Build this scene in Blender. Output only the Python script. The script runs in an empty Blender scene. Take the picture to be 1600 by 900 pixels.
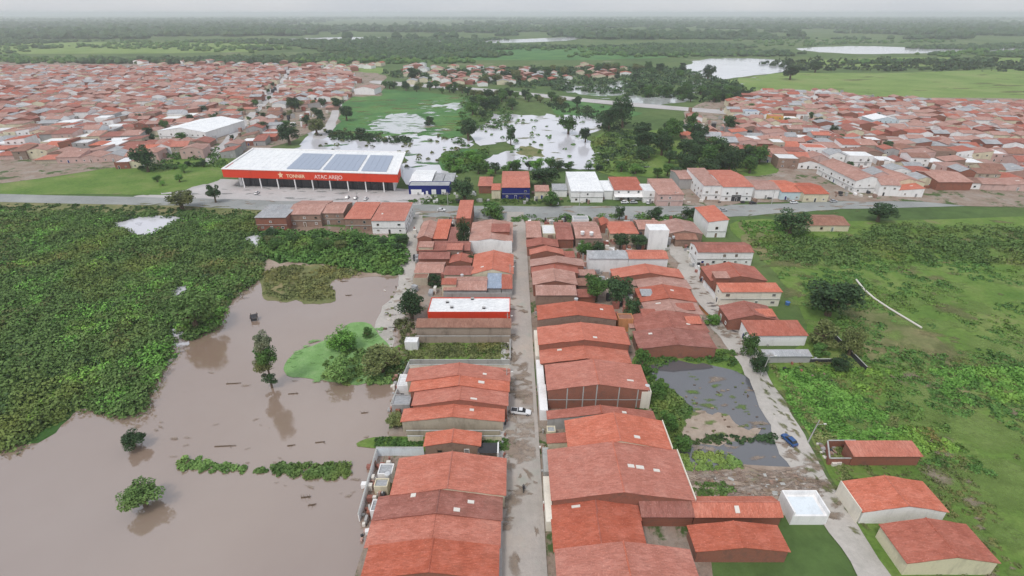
import bpy, bmesh, math, random
import numpy as np
from mathutils import Vector, noise
from mathutils.geometry import tessellate_polygon
R = math.radians
rnd = random.Random(7)
nr = np.random.RandomState(7)
sc = bpy.context.scene
col = sc.collection
# ------------------------------------------------------------ camera
F, CH = 800.0, 91.0
PITCH = math.atan((450 - 20) / F)
cam = bpy.data.cameras.new('camera')
cam.sensor_width = 36.0
cam.lens = 36.0 * F / 1600
cam.clip_end = 40000
co = bpy.data.objects.new('camera', cam)
co.location = (0, 0, CH)
co.rotation_euler = (math.pi / 2 - PITCH, 0, 0)
col.objects.link(co)
sc.camera = co
# ------------------------------------------------------------ light
SUN_EL, SUN_AZ = R(58), R(215)
w = bpy.data.worlds.new("World"); sc.world = w; w.use_nodes = True
nt = w.node_tree; nt.nodes.clear()
def N(nt, t, **k):
    n = nt.nodes.new(t)
    for a, b in k.items():
        if a.startswith('i_'): n.inputs[a[2:].replace('_', ' ')].default_value = b
        else: setattr(n, a, b)
    return n
wo = N(nt, 'ShaderNodeOutputWorld')
sky = N(nt, 'ShaderNodeTexSky'); sky.sky_type = 'NISHITA'; sky.sun_disc = False
sky.sun_elevation = SUN_EL; sky.sun_rotation = SUN_AZ; sky.dust_density = 3; sky.air_density = 1
bg1 = N(nt, 'ShaderNodeBackground'); bg1.inputs[1].default_value = 0.06
nt.links.new(sky.outputs[0], bg1.inputs[0])
tc = N(nt, 'ShaderNodeTexCoord')
mp = N(nt, 'ShaderNodeMapping'); mp.inputs['Scale'].default_value = (1, 1, 3.5)
nz = N(nt, 'ShaderNodeTexNoise'); nz.inputs['Scale'].default_value = 2.2; nz.inputs['Detail'].default_value = 6
cr = N(nt, 'ShaderNodeValToRGB')
cr.color_ramp.elements[0].position = .3; cr.color_ramp.elements[0].color = (.72, .77, .85, 1)
cr.color_ramp.elements[1].position = .7; cr.color_ramp.elements[1].color = (1.0, 1.0, 1.0, 1)
nt.links.new(tc.outputs['Generated'], mp.inputs[0]); nt.links.new(mp.outputs[0], nz.inputs[0]); nt.links.new(nz.outputs[0], cr.inputs[0])
bg2 = N(nt, 'ShaderNodeBackground'); bg2.inputs[1].default_value = 0.74
nt.links.new(cr.outputs[0], bg2.inputs[0])
ad = N(nt, 'ShaderNodeAddShader')
nt.links.new(bg1.outputs[0], ad.inputs[0]); nt.links.new(bg2.outputs[0], ad.inputs[1]); nt.links.new(ad.outputs[0], wo.inputs[0])
sl = bpy.data.lights.new('sun', 'SUN'); sl.energy = 1.5; sl.angle = R(10); sl.color = (1, .97, .92)
so = bpy.data.objects.new('sun', sl); so.rotation_euler = (math.pi / 2 - SUN_EL, 0, math.pi - SUN_AZ + math.pi)
so.rotation_euler = Vector((math.sin(SUN_AZ) * math.cos(SUN_EL), math.cos(SUN_AZ) * math.cos(SUN_EL), math.sin(SUN_EL))).to_track_quat('Z', 'Y').to_euler()
so.location = (0, 0, 300); col.objects.link(so)
sc.view_settings.view_transform = 'Standard'; sc.view_settings.look = 'None'
sc.view_settings.exposure = -0.06; sc.view_settings.gamma = 1
sc.cycles.max_bounces = 6; sc.cycles.transparent_max_bounces = 8; sc.cycles.volume_bounces = 1
# ------------------------------------------------------------ photo pixel -> ground
CP, SP = math.cos(PITCH), math.sin(PITCH)
def G(px, py, z=0.0):
    u = (px - 800) / F; v = (py - 450) / F
    t = (CH - z) / (SP + v * CP)
    return Vector((u * t, t * (CP - v * SP), z))
def P(x, y, z=0.0):
    zc = y * CP + (CH - z) * SP
    yc = -y * SP + (CH - z) * CP
    return (800 + F * x / zc, 450 + F * yc / zc)
def PXM(py, z=0): return CP * (py - 20) / (CH - z)
def inpoly(x, y, pts):
    c = False; j = len(pts) - 1
    for i in range(len(pts)):
        xi, yi = pts[i]; xj, yj = pts[j]
        if (yi > y) != (yj > y) and x < (xj - xi) * (y - yi) / (yj - yi) + xi: c = not c
        j = i
    return c
# ------------------------------------------------------------ materials
MATS = {}
def mat(name, rough=.85, spec=.3):
    m = bpy.data.materials.new(name); m.use_nodes = True
    n = m.node_tree; b = n.nodes['Principled BSDF']
    b.inputs['Roughness'].default_value = rough; b.inputs['Specular IOR Level'].default_value = spec
    MATS[name] = m
    return m, n, b
def lk(n, a, b): n.links.new(a, b)
def ramp(n, stops, src):
    r = N(n, 'ShaderNodeValToRGB'); e = r.color_ramp.elements
    while len(e) < len(stops): e.new(.5)
    for k, (p, c) in enumerate(stops): e[k].position = p; e[k].color = (*c, 1)
    lk(n, src, r.inputs[0]); return r.outputs[0]
def tex(n, scale, detail=4, rough=.6, sc3=None, coord='Object', dist=0):
    t = N(n, 'ShaderNodeTexCoord'); x = N(n, 'ShaderNodeTexNoise')
    x.inputs['Scale'].default_value = scale; x.inputs['Detail'].default_value = detail; x.inputs['Roughness'].default_value = rough
    x.inputs['Distortion'].default_value = dist
    if sc3:
        mp = N(n, 'ShaderNodeMapping'); mp.inputs['Scale'].default_value = sc3
        lk(n, t.outputs[coord], mp.inputs[0]); lk(n, mp.outputs[0], x.inputs[0])
    else: lk(n, t.outputs[coord], x.inputs[0])
    return x.outputs[0]
def mix(n, fac, a, b, mode='MIX'):
    m = N(n, 'ShaderNodeMix'); m.data_type = 'RGBA'; m.blend_type = mode
    for s, v in ((m.inputs[0], fac), (m.inputs[6], a), (m.inputs[7], b)):
        if isinstance(v, (int, float)): s.default_value = v
        elif isinstance(v, tuple): s.default_value = (*v, 1)
        else: lk(n, v, s)
    return m.outputs[2]
def rampf(n, a, b, src):
    r = N(n, 'ShaderNodeMapRange'); r.inputs[1].default_value = a; r.inputs[2].default_value = b
    lk(n, src, r.inputs[0]); return r.outputs[0]
def bump(n, b, src, strength=.4, dist=.1):
    u = N(n, 'ShaderNodeBump'); u.inputs['Strength'].default_value = strength; u.inputs['Distance'].default_value = dist
    lk(n, src, u.inputs['Height']); lk(n, u.outputs[0], b.inputs['Normal'])
def objrand(n):
    return N(n, 'ShaderNodeObjectInfo').outputs['Random']
def roof_mat(name, a, b, c, age=.5):
    m, n, bs = mat(name, .9, .15)
    big = tex(n, .22, 5, .65)
    cc = ramp(n, [(.3, a), (.5, b), (.72, c)], big)
    fine = tex(n, 1.6, 5, .75, (.5, 2.2, 1))
    cc = mix(n, rampf(n, .42, .75, fine), cc, tuple(x * .55 for x in b))
    speck = tex(n, 3.5, 3, .8)
    cc = mix(n, rampf(n, .56, .8, speck), cc, tuple(min(1, x * 1.2 + .07) for x in c))
    dirt = tex(n, .09, 6, .7)
    mm = N(n, 'ShaderNodeMath', operation='MULTIPLY'); lk(n, rampf(n, .48, .72, dirt), mm.inputs[0]); mm.inputs[1].default_value = age
    cc = mix(n, mm.outputs[0], cc, (.20, .12, .09))
    mould = tex(n, .9, 6, .8, (.35, 1.6, 1)); mk = N(n, 'ShaderNodeMath', operation='MULTIPLY'); lk(n, rampf(n, .54, .74, mould), mk.inputs[0]); mk.inputs[1].default_value = .38 + age * .5
    cc = mix(n, mk.outputs[0], cc, tuple(x * .38 for x in b)) if 'white' not in name else cc
    vt = N(n, 'ShaderNodeTexVoronoi'); vt.inputs['Scale'].default_value = .9; tv = N(n, 'ShaderNodeTexCoord'); mv = N(n, 'ShaderNodeMapping'); mv.inputs['Scale'].default_value = (.55, 1.5, 1)
    lk(n, tv.outputs['Object'], mv.inputs[0]); lk(n, mv.outputs[0], vt.inputs[0]); sx_ = N(n, 'ShaderNodeSeparateColor'); lk(n, vt.outputs['Color'], sx_.inputs[0])
    mt = N(n, 'ShaderNodeMath', operation='MULTIPLY'); lk(n, rampf(n, .45, 1.0, sx_.outputs[0]), mt.inputs[0]); mt.inputs[1].default_value = .12 + age * .22
    if 'white' not in name: cc = mix(n, mt.outputs[0], cc, tuple(x * .66 for x in b)); mt2 = N(n, 'ShaderNodeMath', operation='MULTIPLY'); lk(n, rampf(n, .7, 1.0, sx_.outputs[1]), mt2.inputs[0]); mt2.inputs[1].default_value = .14; cc = mix(n, mt2.outputs[0], cc, tuple(x * 1.3 + .04 for x in c))
    hv = N(n, 'ShaderNodeHueSaturation'); lk(n, cc, hv.inputs['Color'])
    vr = N(n, 'ShaderNodeMapRange'); vr.inputs[3].default_value = .9; vr.inputs[4].default_value = 1.08
    lk(n, objrand(n), vr.inputs[0]); lk(n, vr.outputs[0], hv.inputs['Value'])
    sr = N(n, 'ShaderNodeMapRange'); sr.inputs[3].default_value = .97; sr.inputs[4].default_value = 1.12
    lk(n, objrand(n), sr.inputs[0]); lk(n, sr.outputs[0], hv.inputs['Saturation'])
    lk(n, hv.outputs[0], bs.inputs['Base Color'])
    # barrel tile courses
    t = N(n, 'ShaderNodeTexCoord'); wv = N(n, 'ShaderNodeTexWave'); wv.bands_direction = 'Y'
    wv.inputs['Scale'].default_value = 1.1; wv.inputs['Distortion'].default_value = .4
    lk(n, t.outputs['Object'], wv.inputs[0])
    add = N(n, 'ShaderNodeMath', operation='ADD'); lk(n, wv.outputs[1], add.inputs[0]); lk(n, fine, add.inputs[1])
    bump(n, bs, add.outputs[0], .5, .06)
    return m
roof_mat('roof_orange', (.46, .165, .115), (.545, .205, .15), (.61, .275, .21), .10)
roof_mat('roof_red', (.37, .12, .085), (.45, .155, .11), (.53, .21, .16), .3)
roof_mat('roof_old', (.27, .11, .085), (.36, .15, .12), (.48, .23, .19), .6)
roof_mat('roof_pink', (.37, .21, .17), (.46, .27, .225), (.56, .38, .33), .45)
roof_mat('roof_brown', (.22, .12, .09), (.31, .17, .13), (.38, .23, .18), .7)
roof_mat('roof_grey', (.30, .31, .32), (.40, .41, .42), (.50, .51, .52), .3)
roof_mat('roof_blue', (.27, .33, .42), (.33, .39, .48), (.42, .46, .53), .1)
roof_mat('roof_white', (.70, .72, .73), (.82, .83, .83), (.88, .89, .88), .0)
def wall_mat(name, c, stain=.5, rough=.85):
    m, n, b = mat(name, rough, .25)
    s = tex(n, .5, 6, .7, (1, 1, .35)); cc = mix(n, rampf(n, .5, .78, s), c, tuple(x * (1 - stain) * .9 for x in c))
    f = tex(n, 4, 3, .7); cc = mix(n, rampf(n, .45, .9, f), cc, tuple(x * .82 for x in c))
    lk(n, cc, b.inputs['Base Color']); bump(n, b, f, .2, .03); return m
for nm, c, s in (('white', (.82, .81, .80), .22), ('cream', (.66, .60, .44), .35), ('grey', (.38, .37, .36), .4), ('beige', (.46, .40, .31), .45),
               ('pink', (.58, .40, .36), .4), ('brownrender', (.36, .29, .23), .5), ('blue', (.012, .02, .16), .2), ('yellow', (.62, .36, .08), .3),
               ('green', (.34, .46, .38), .3), ('concrete', (.42, .42, .40), .4), ('dark', (.05, .05, .055), .3), ('skyblue', (.55, .66, .70), .3),
               ('orangewall', (.55, .25, .11), .4), ('red', (.66, .055, .022), .12), ('mat_cream', (.75, .70, .60), .2), ('bluewhite', (.70, .76, .80), .2)):
    wall_mat(nm, c, s)
def brick_mat(name, a, b_, mo):
    m, n, b = mat(name, .95, .1)
    t = N(n, 'ShaderNodeTexCoord'); mp = N(n, 'ShaderNodeMapping'); mp.inputs['Rotation'].default_value = (R(90), 0, 0)
    br = N(n, 'ShaderNodeTexBrick'); br.inputs['Scale'].default_value = 3.3
    br.inputs['Color1'].default_value = (*a, 1); br.inputs['Color2'].default_value = (*b_, 1); br.inputs['Mortar'].default_value = (*mo, 1)
    br.inputs['Mortar Size'].default_value = .02
    lk(n, t.outputs['Object'], mp.inputs[0]); lk(n, mp.outputs[0], br.inputs[0])
    s = tex(n, .6, 5, .7); cc = mix(n, rampf(n, .5, .8, s), br.outputs[0], (.16, .10, .08))
    s2 = tex(n, 1.7, 5, .8); cc = mix(n, rampf(n, .6, .9, s2), cc, (.42, .27, .2))
    lk(n, cc, b.inputs['Base Color']); bump(n, b, s2, .3, .05)
brick_mat('brick', (.31, .115, .075), (.25, .09, .06), (.27, .18, .14))
brick_mat('brick_dull', (.33, .22, .17), (.26, .16, .12), (.28, .24, .20))
def flat_mat(name, c, rough=.5, spec=.5, metal=0):
    m, n, b = mat(name, rough, spec); f = tex(n, 6, 3)
    lk(n, mix(n, rampf(n, .4, .8, f), c, tuple(x * .8 for x in c)), b.inputs['Base Color']); b.inputs['Metallic'].default_value = metal
flat_mat('shade', (.16, .14, .13), .6); flat_mat('shade2', (.25, .22, .19), .7); flat_mat('glass', (.02, .025, .03), .12, .6); flat_mat('tyre', (.02, .02, .02), .9); flat_mat('metal', (.42, .43, .45), .4, .5, .6)
flat_mat('car_white', (.78, .79, .80), .25); flat_mat('car_blue', (.03, .09, .25), .25); flat_mat('car_silver', (.45, .46, .48), .25)
flat_mat('car_red', (.45, .03, .03), .25); flat_mat('car_black', (.03, .03, .035), .25); flat_mat('lamp_lens', (.7, .7, .65), .2)
flat_mat('solar', (.30, .35, .44), .3, .5); flat_mat('tank_blue', (.06, .16, .40), .5); flat_mat('tank_grey', (.55, .56, .57), .7)
flat_mat('bark', (.14, .10, .07), .9, .1); flat_mat('skin', (.28, .15, .10), .6); flat_mat('cloth_dark', (.05, .045, .05), .9); flat_mat('cloth_jeans', (.06, .08, .13), .9)
flat_mat('wood', (.20, .14, .09), .9); flat_mat('sign_yellow', (.9, .62, .40), .6); flat_mat('sign_pink', (.9, .58, .52), .6); flat_mat('bone', (.70, .66, .60), .7)
flat_mat('sign_white', (.9, .9, .88), .6)
def leaf_mat(name, d, m_, l):
    m, n, b = mat(name, .7, .2)
    g = N(n, 'ShaderNodeNewGeometry')
    a = ramp(n, [(0, d), (.55, m_), (1, l)], g.outputs['Random Per Island'])
    t2 = tex(n, .30, 3); a = mix(n, rampf(n, .38, .72, t2), a, tuple(x * 1.3 for x in l)); t3 = tex(n, .035, 4, .6); a = mix(n, rampf(n, .5, .72, t3), a, (l[0] * 1.5, l[1] * 1.12, l[2] * .9)); t4 = tex(n, .08, 5, .7); a = mix(n, rampf(n, .52, .75, t4), a, tuple(x * .9 for x in d))
    o = N(n, 'ShaderNodeMapRange'); o.inputs[3].default_value = .75; o.inputs[4].default_value = 1.3
    lk(n, objrand(n), o.inputs[0]); hv = N(n, 'ShaderNodeHueSaturation'); lk(n, a, hv.inputs['Color']); lk(n, o.outputs[0], hv.inputs['Value'])
    lk(n, hv.outputs[0], b.inputs['Base Color'])
leaf_mat('leaf_dark', (.016, .036, .014), (.028, .062, .022), (.05, .095, .035))
leaf_mat('leaf_mid', (.024, .06, .014), (.045, .11, .022), (.085, .17, .04))
leaf_mat('leaf_marsh', (.062, .125, .03), (.095, .18, .042), (.145, .235, .068))
leaf_mat('leaf_olive', (.055, .075, .025), (.10, .13, .04), (.17, .19, .07))
leaf_mat('leaf_pale', (.10, .13, .07), (.16, .20, .11), (.26, .29, .18))
leaf_mat('leaf_bright', (.05, .14, .02), (.09, .22, .035), (.15, .30, .06))
def ground_mat(name, stops, s1=.02, s2=.3, b2=.8, patch=None, ps=.05, pr=(.55, .62), rough=.95):
    m, n, b = mat(name, rough, .15)
    a = tex(n, s1, 6, .65); c = ramp(n, stops, a)
    f = tex(n, s2, 6, .75); c = mix(n, rampf(n, .4, .75, f), c, mix(n, 1.0, c, (b2, b2, b2), 'MULTIPLY'))
    if patch:
        p = tex(n, ps, 5, .7, dist=.4); c = mix(n, rampf(n, pr[0], pr[1], p), c, patch)
    lk(n, c, b.inputs['Base Color']); bump(n, b, f, .6, .5); return m
ground_mat('g_land', [(.25, (.06, .10, .035)), (.45, (.09, .15, .045)), (.6, (.13, .18, .06)), (.75, (.17, .17, .10))], .006, .12, .6, (.30, .29, .24), .012, (.62, .70))
ground_mat('g_grass', [(.3, (.085, .175, .03)), (.5, (.145, .235, .05)), (.7, (.23, .275, .09))], .045, .7, .6, (.20, .19, .09), .07, (.6, .72))
ground_mat('g_field', [(.3, (.13, .21, .05)), (.5, (.19, .28, .075)), (.7, (.25, .30, .11))], .015, .25, .75)
ground_mat('g_meadow', [(.3, (.055, .14, .05)), (.5, (.085, .20, .06)), (.7, (.14, .25, .075))], .02, .35, .7)
ground_mat('g_olive', [(.3, (.12, .15, .05)), (.5, (.19, .20, .085)), (.7, (.30, .25, .13))], .06, .6, .65)
ground_mat('g_rub', [(.3, (.30, .20, .15)), (.5, (.42, .33, .27)), (.7, (.58, .52, .46))], .5, 2.5, .6)
ground_mat('g_mud', [(.3, (.26, .19, .14)), (.5, (.33, .26, .20)), (.7, (.40, .33, .27))], .3, 1.2, .75)
ground_mat('g_marsh', [(.3, (.03, .075, .02)), (.5, (.045, .11, .025)), (.7, (.07, .14, .035))], .05, .5, .6)
ground_mat('g_dirt', [(.3, (.28, .21, .16)), (.5, (.38, .30, .24)), (.7, (.47, .40, .33))], .08, .6, .75, (.18, .20, .10), .12, (.58, .7))
ground_mat('g_street', [(.3, (.36, .33, .29)), (.5, (.42, .38, .345)), (.7, (.48, .41, .35))], .06, .9, .84, (.34, .36, .31), .1, (.56, .75))
ground_mat('g_track', [(.3, (.38, .36, .32)), (.5, (.48, .45, .41)), (.7, (.54, .50, .46))], .06, .8, .82, (.24, .24, .20), .15, (.62, .72))
ground_mat('g_asphalt', [(.3, (.24, .25, .24)), (.5, (.30, .31, .30)), (.7, (.36, .37, .35))], .05, .7, .85)
ground_mat('g_lot', [(.3, (.40, .38, .37)), (.5, (.48, .46, .45)), (.7, (.54, .52, .51))], .05, .7, .85)
ground_mat('g_yard', [(.3, (.24, .17, .13)), (.5, (.32, .25, .20)), (.7, (.36, .32, .28))], .12, .9, .7, (.07, .11, .035), .09, (.54, .6))
ground_mat('g_algae', [(.3, (.17, .32, .10)), (.5, (.22, .39, .14)), (.7, (.29, .45, .19))], .25, 2.2, .7, (.14, .25, .08), .3, (.58, .72))
ground_mat('g_pave', [(.3, (.40, .39, .37)), (.5, (.50, .48, .46)), (.7, (.56, .55, .52))], .2, 1.5, .8)
def water_mat(name, c1, c2, ior=1.45, rough=.08, patch=None):
    m, n, b = mat(name, rough, .5); b.inputs['IOR'].default_value = ior
    a = tex(n, .012, 5, .6); c = ramp(n, [(.35, c1), (.65, c2)], a)
    if patch:
        p = tex(n, .09, 6, .7); c = mix(n, rampf(n, .60, .66, p), c, patch)
    lk(n, c, b.inputs['Base Color'])
    rp = tex(n, .9, 4, .6, (1, .4, 1)); bump(n, b, rp, .12, .12); return m
water_mat('w_brown', (.25, .175, .13), (.29, .22, .175), 2.5)
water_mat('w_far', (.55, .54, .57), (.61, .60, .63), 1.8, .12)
water_mat('w_pond', (.085, .088, .098), (.12, .12, .125), 2.0, .05)
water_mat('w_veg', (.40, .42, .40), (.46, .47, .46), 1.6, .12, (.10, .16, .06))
def M(x): return MATS[x]
# ------------------------------------------------------------ object helpers
def tag(o, label=None, cat=None, group=None, kind=None):
    if label: o['label'] = label
    if cat: o['category'] = cat
    if group: o['group'] = group
    if kind: o['kind'] = kind
    return o
def empty(name, loc, rz=0, label=None, cat=None, group=None):
    o = bpy.data.objects.new(name, None); o.location = loc; o.rotation_euler = (0, 0, rz); o.empty_display_size = .5
    col.objects.link(o); return tag(o, label, cat, group)
def link(name, me, parent=None, loc=None):
    o = bpy.data.objects.new(name, me); col.objects.link(o)
    if parent: o.parent = parent
    if loc: o.location = loc
    return o
def mesh(name, V, Fc, m, parent=None, smooth=False, mats=None, idx=None):
    me = bpy.data.meshes.new(name); me.from_pydata([tuple(v) for v in V], [], Fc)
    for x in (mats or [m]): me.materials.append(M(x))
    if idx: me.polygons.foreach_set('material_index', idx)
    if smooth: me.polygons.foreach_set('use_smooth', [True] * len(me.polygons))
    me.update(); return link(name, me, parent)
class MB:
    def __init__(s): s.V = []; s.F = []
    def add(s, V, Fc):
        o = len(s.V); s.V += [tuple(v) for v in V]; s.F += [tuple(i + o for i in f) for f in Fc]; return s
    def box(s, x0, x1, y0, y1, z0, z1):
        return s.add([(x0, y0, z0), (x1, y0, z0), (x1, y1, z0), (x0, y1, z0), (x0, y0, z1), (x1, y0, z1), (x1, y1, z1), (x0, y1, z1)],
                     [(0, 3, 2, 1), (4, 5, 6, 7), (0, 1, 5, 4), (1, 2, 6, 5), (2, 3, 7, 6), (3, 0, 4, 7)])
    def cyl(s, x, y, z0, z1, r0, r1=None, n=10, dx=0, dy=0):
        r1 = r0 if r1 is None else r1
        V = [(x + r0 * math.cos(6.2832 * k / n), y + r0 * math.sin(6.2832 * k / n), z0) for k in range(n)]
        V += [(x + dx + r1 * math.cos(6.2832 * k / n), y + dy + r1 * math.sin(6.2832 * k / n), z1) for k in range(n)]
        return s.add(V, [(k, (k + 1) % n, n + (k + 1) % n, n + k) for k in range(n)] + [tuple(range(n - 1, -1, -1)), tuple(range(n, 2 * n))])
    def cylx(s, y, z, x0, x1, r, n=12):
        V = [(x0, y + r * math.cos(6.2832 * k / n), z + r * math.sin(6.2832 * k / n)) for k in range(n)]
        V += [(x1, y + r * math.cos(6.2832 * k / n), z + r * math.sin(6.2832 * k / n)) for k in range(n)]
        return s.add(V, [(k, (k + 1) % n, n + (k + 1) % n, n + k)[::-1] for k in range(n)] + [tuple(range(n)), tuple(range(2 * n - 1, n - 1, -1))])
    def tube(s, a, b, r0, r1, n=7):
        a = Vector(a); b = Vector(b); d = (b - a).normalized(); u = d.orthogonal().normalized(); v = d.cross(u)
        V = [a + (u * math.cos(6.2832 * k / n) + v * math.sin(6.2832 * k / n)) * r0 for k in range(n)]
        V += [b + (u * math.cos(6.2832 * k / n) + v * math.sin(6.2832 * k / n)) * r1 for k in range(n)]
        return s.add(V, [(k, (k + 1) % n, n + (k + 1) % n, n + k) for k in range(n)] + [tuple(range(n - 1, -1, -1)), tuple(range(n, 2 * n))])
    def build(s, name, m, parent=None, smooth=False): return mesh(name, s.V, s.F, m, parent, smooth)
def npmesh(name, V, Q, m):
    me = bpy.data.meshes.new(name); n = len(Q)
    me.vertices.add(len(V)); me.vertices.foreach_set('co', np.asarray(V, dtype=np.float32).ravel())
    me.loops.add(4 * n); me.loops.foreach_set('vertex_index', np.asarray(Q, dtype=np.int32).ravel())
    me.polygons.add(n); me.polygons.foreach_set('loop_start', np.arange(0, 4 * n, 4, dtype=np.int32))
    me.materials.append(M(m)); me.update(calc_edges=True); return me
def leaves(C, Rr, per, size, inner=.35, up=.15):
    C = np.asarray(C, float); Rr = np.asarray(Rr, float); n = len(C) * per
    C = np.repeat(C, per, 0); Rr = np.repeat(Rr, per, 0)
    d = nr.normal(size=(n, 3)); d[:, 2] += up; d /= np.linalg.norm(d, axis=1)[:, None]
    r = inner + (1 - inner) * np.sqrt(nr.rand(n)); p = C + d * Rr * r[:, None]
    nn = d * .9 + nr.normal(size=(n, 3)) * .6 + np.array([0, 0, .35]); nn /= np.linalg.norm(nn, axis=1)[:, None]
    a = nr.normal(size=(n, 3)); u = np.cross(nn, a); u /= np.linalg.norm(u, axis=1)[:, None]; v = np.cross(nn, u)
    s = size * (.55 + .9 * nr.rand(n))[:, None]; u = u * s; v = v * s * .62
    V = np.stack([p - u, p - v * 1.0, p + u, p + v], 1).reshape(-1, 3)
    return V, np.arange(4 * n).reshape(-1, 4)
# ------------------------------------------------------------ ground sheets
def outline(pts, z, jit=.0, sub=6, closed=True):
    W = [G(x, y, z) for x, y in pts]; out = []; n = len(W)
    for i in range(n):
        p0, p1, p2, p3 = W[i - 1], W[i], W[(i + 1) % n], W[(i + 2) % n]
        for k in range(sub):
            t = k / sub
            q = .5 * ((2 * p1) + (p2 - p0) * t + (2 * p0 - 5 * p1 + 4 * p2 - p3) * t * t + (3 * p1 - p0 - 3 * p2 + p3) * t ** 3)
            if jit:
                s = jit * (.004 * q.y + .2)
                q = q + Vector((noise.noise(Vector((q.x * .2, q.y * .12, 3.1))) * s * 3 + noise.noise(Vector((q.x * .9, q.y * .6, 7))) * s,
                                noise.noise(Vector((q.x * .2, q.y * .12, 9.7))) * s * 4 + noise.noise(Vector((q.x * .9, q.y * .6, 1))) * s * 1.5, 0))
            q.z = z; out.append(q)
    return out
LAY = [0]
def sheet(name, pts, m, z, jit=1.0, kind='structure', label=None, sub=6, world=False):
    LAY[0] += 1; z = z + .0021 * LAY[0]
    W = [Vector((a, b, z)) for a, b in pts] if world else outline(pts, z, jit, sub)
    tri = tessellate_polygon([W])
    fl = []
    for t in tri:
        a, b, c = (W[i] for i in t)
        fl.append(t if (b - a).cross(c - a).z > 0 else t[::-1])
    o = mesh(name, W, fl, m); return tag(o, kind=kind, label=label)
mesh('ground', [(-16000, -900, 0), (16000, -900, 0), (16000, 22000, 0), (-16000, 22000, 0)], [(0, 1, 2, 3)], 'g_land')['kind'] = 'structure'
# ---- the flood, the fields and the roads, laid as sheets a little above one another
sheet('flood_water', [(-500, 345), (215, 338), (400, 346), (640, 372), (642, 470), (640, 560), (628, 640), (604, 700), (585, 800), (570, 960), (-500, 960)], 'w_brown', .02, 0)
MARSH = [(-500, 338), (215, 336), (300, 336), (395, 345), (414, 380), (408, 425), (398, 442), (372, 458), (352, 480), (340, 512), (300, 530), (272, 528), (266, 560), (238, 600), (226, 636), (205, 648), (120, 640), (20, 700), (-500, 700)]
sheet('marsh_ground', MARSH, 'g_marsh', .04, 1.2)
HOLES = [[(262, 462), (280, 444), (298, 448), (294, 464), (272, 468)], [(270, 512), (284, 520), (292, 538), (276, 542), (264, 530)], [(170, 350), (216, 340), (262, 334), (296, 342), (262, 356), (236, 372), (200, 366)], [(384, 372), (404, 366), (410, 388), (392, 392)]]
for h in HOLES: sheet('marsh_pool', h, 'w_far', .06, .8)
THICKET = [(414, 364), (470, 366), (560, 370), (632, 372), (634, 400), (626, 430), (570, 426), (500, 412), (430, 408), (410, 395)]
sheet('thicket_ground', THICKET, 'g_marsh', .05, 1)
ISLE = [(418, 424), (470, 414), (540, 420), (560, 428), (520, 440), (524, 468), (470, 472), (412, 466)]
sheet('grassy_islet', ISLE, 'g_olive', .06, 1)
sheet('muddy_bank', [(404, 408), (480, 408), (600, 424), (636, 432), (560, 434), (460, 420), (420, 424)], 'g_dirt', .045, .8)
ALGAE = [(446, 568), (470, 548), (520, 528), (548, 506), (580, 506), (596, 530), (634, 560), (630, 590), (600, 600), (540, 600), (490, 592), (452, 586)]
sheet('algae_mat', ALGAE, 'g_algae', .07, .5)
sheet('water_shallows', [(640, 372), (655, 380), (648, 440), (640, 480), (612, 520), (618, 545), (600, 548), (590, 500), (628, 440)], 'g_track', .045, 1)
sheet('main_road', [(-500, 292), (215, 308), (400, 312), (640, 319), (800, 322), (1100, 321), (1385, 313), (2000, 300), (2000, 312), (1385, 324), (1300, 328), (1150, 338), (1100, 341), (800, 343), (640, 337), (400, 328), (215, 320), (-500, 304)], 'g_asphalt', .10, .3)
sheet('side_road', [(645, 336), (662, 336), (652, 380), (646, 442), (622, 444), (632, 380)], 'g_track', .12, .4)
sheet('parking_lot', [(300, 292), (352, 280), (640, 296), (640, 322), (400, 315), (215, 309), (240, 303)], 'g_lot', .06, .5)
sheet('roadside_verge', [(-500, 304), (215, 320), (400, 328), (640, 337), (640, 345), (400, 342), (215, 336), (-500, 330)], 'g_olive', .05, .5)
sheet('yard_ground', [(646, 345), (800, 345), (799, 600), (786, 960), (560, 960), (585, 800), (604, 700), (614, 640), (634, 575), (620, 520), (645, 470), (650, 420)], 'g_yard', .05, .3)
sheet('yard_ground', [(820, 344), (1052, 344), (1062, 395), (1100, 460), (1150, 545), (1000, 552), (1010, 620), (1085, 780), (1100, 960), (850, 960), (840, 600)], 'g_yard', .05, .3)
sheet('grass_lot', [(634, 536), (799, 536), (799, 562), (634, 566)], 'g_grass', .07, .4)
sheet('grass_lot', [(585, 684), (800, 684), (800, 702), (580, 702)], 'g_grass', .07, .4)
sheet('side_field', [(1150, 345), (1385, 345), (2100, 340), (2100, 960), (1420, 960), (1330, 800), (1240, 640), (1200, 575), (1262, 520), (1222, 440), (1180, 392)], 'g_grass', .05, .5)
sheet('worn_ground', [(1335, 440), (1380, 470), (1500, 560), (1480, 620), (1372, 590), (1352, 540), (1325, 500)], 'g_olive', .07, 1.5)
sheet('worn_ground', [(1150, 350), (1195, 352), (1240, 378), (1200, 402), (1180, 392)], 'g_olive', .07, 1.5)
sheet('grass_lot', [(1000, 548), (1150, 548), (1160, 580), (1080, 600), (1010, 640), (1000, 600)], 'g_grass', .07, .4)
sheet('pond_water', [(1012, 570), (1060, 565), (1140, 575), (1178, 600), (1200, 640), (1215, 672), (1150, 690), (1060, 690), (1082, 640), (1055, 615), (1024, 596)], 'w_pond', .09, .7)
sheet('sand_bar', [(1066, 652), (1090, 640), (1130, 646), (1160, 668), (1190, 676), (1150, 690), (1060, 688)], 'g_dirt', .11, 1.2)
sheet('ditch_water', [(1058, 690), (1230, 684), (1262, 736), (1080, 738)], 'w_pond', .10, .6)
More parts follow.
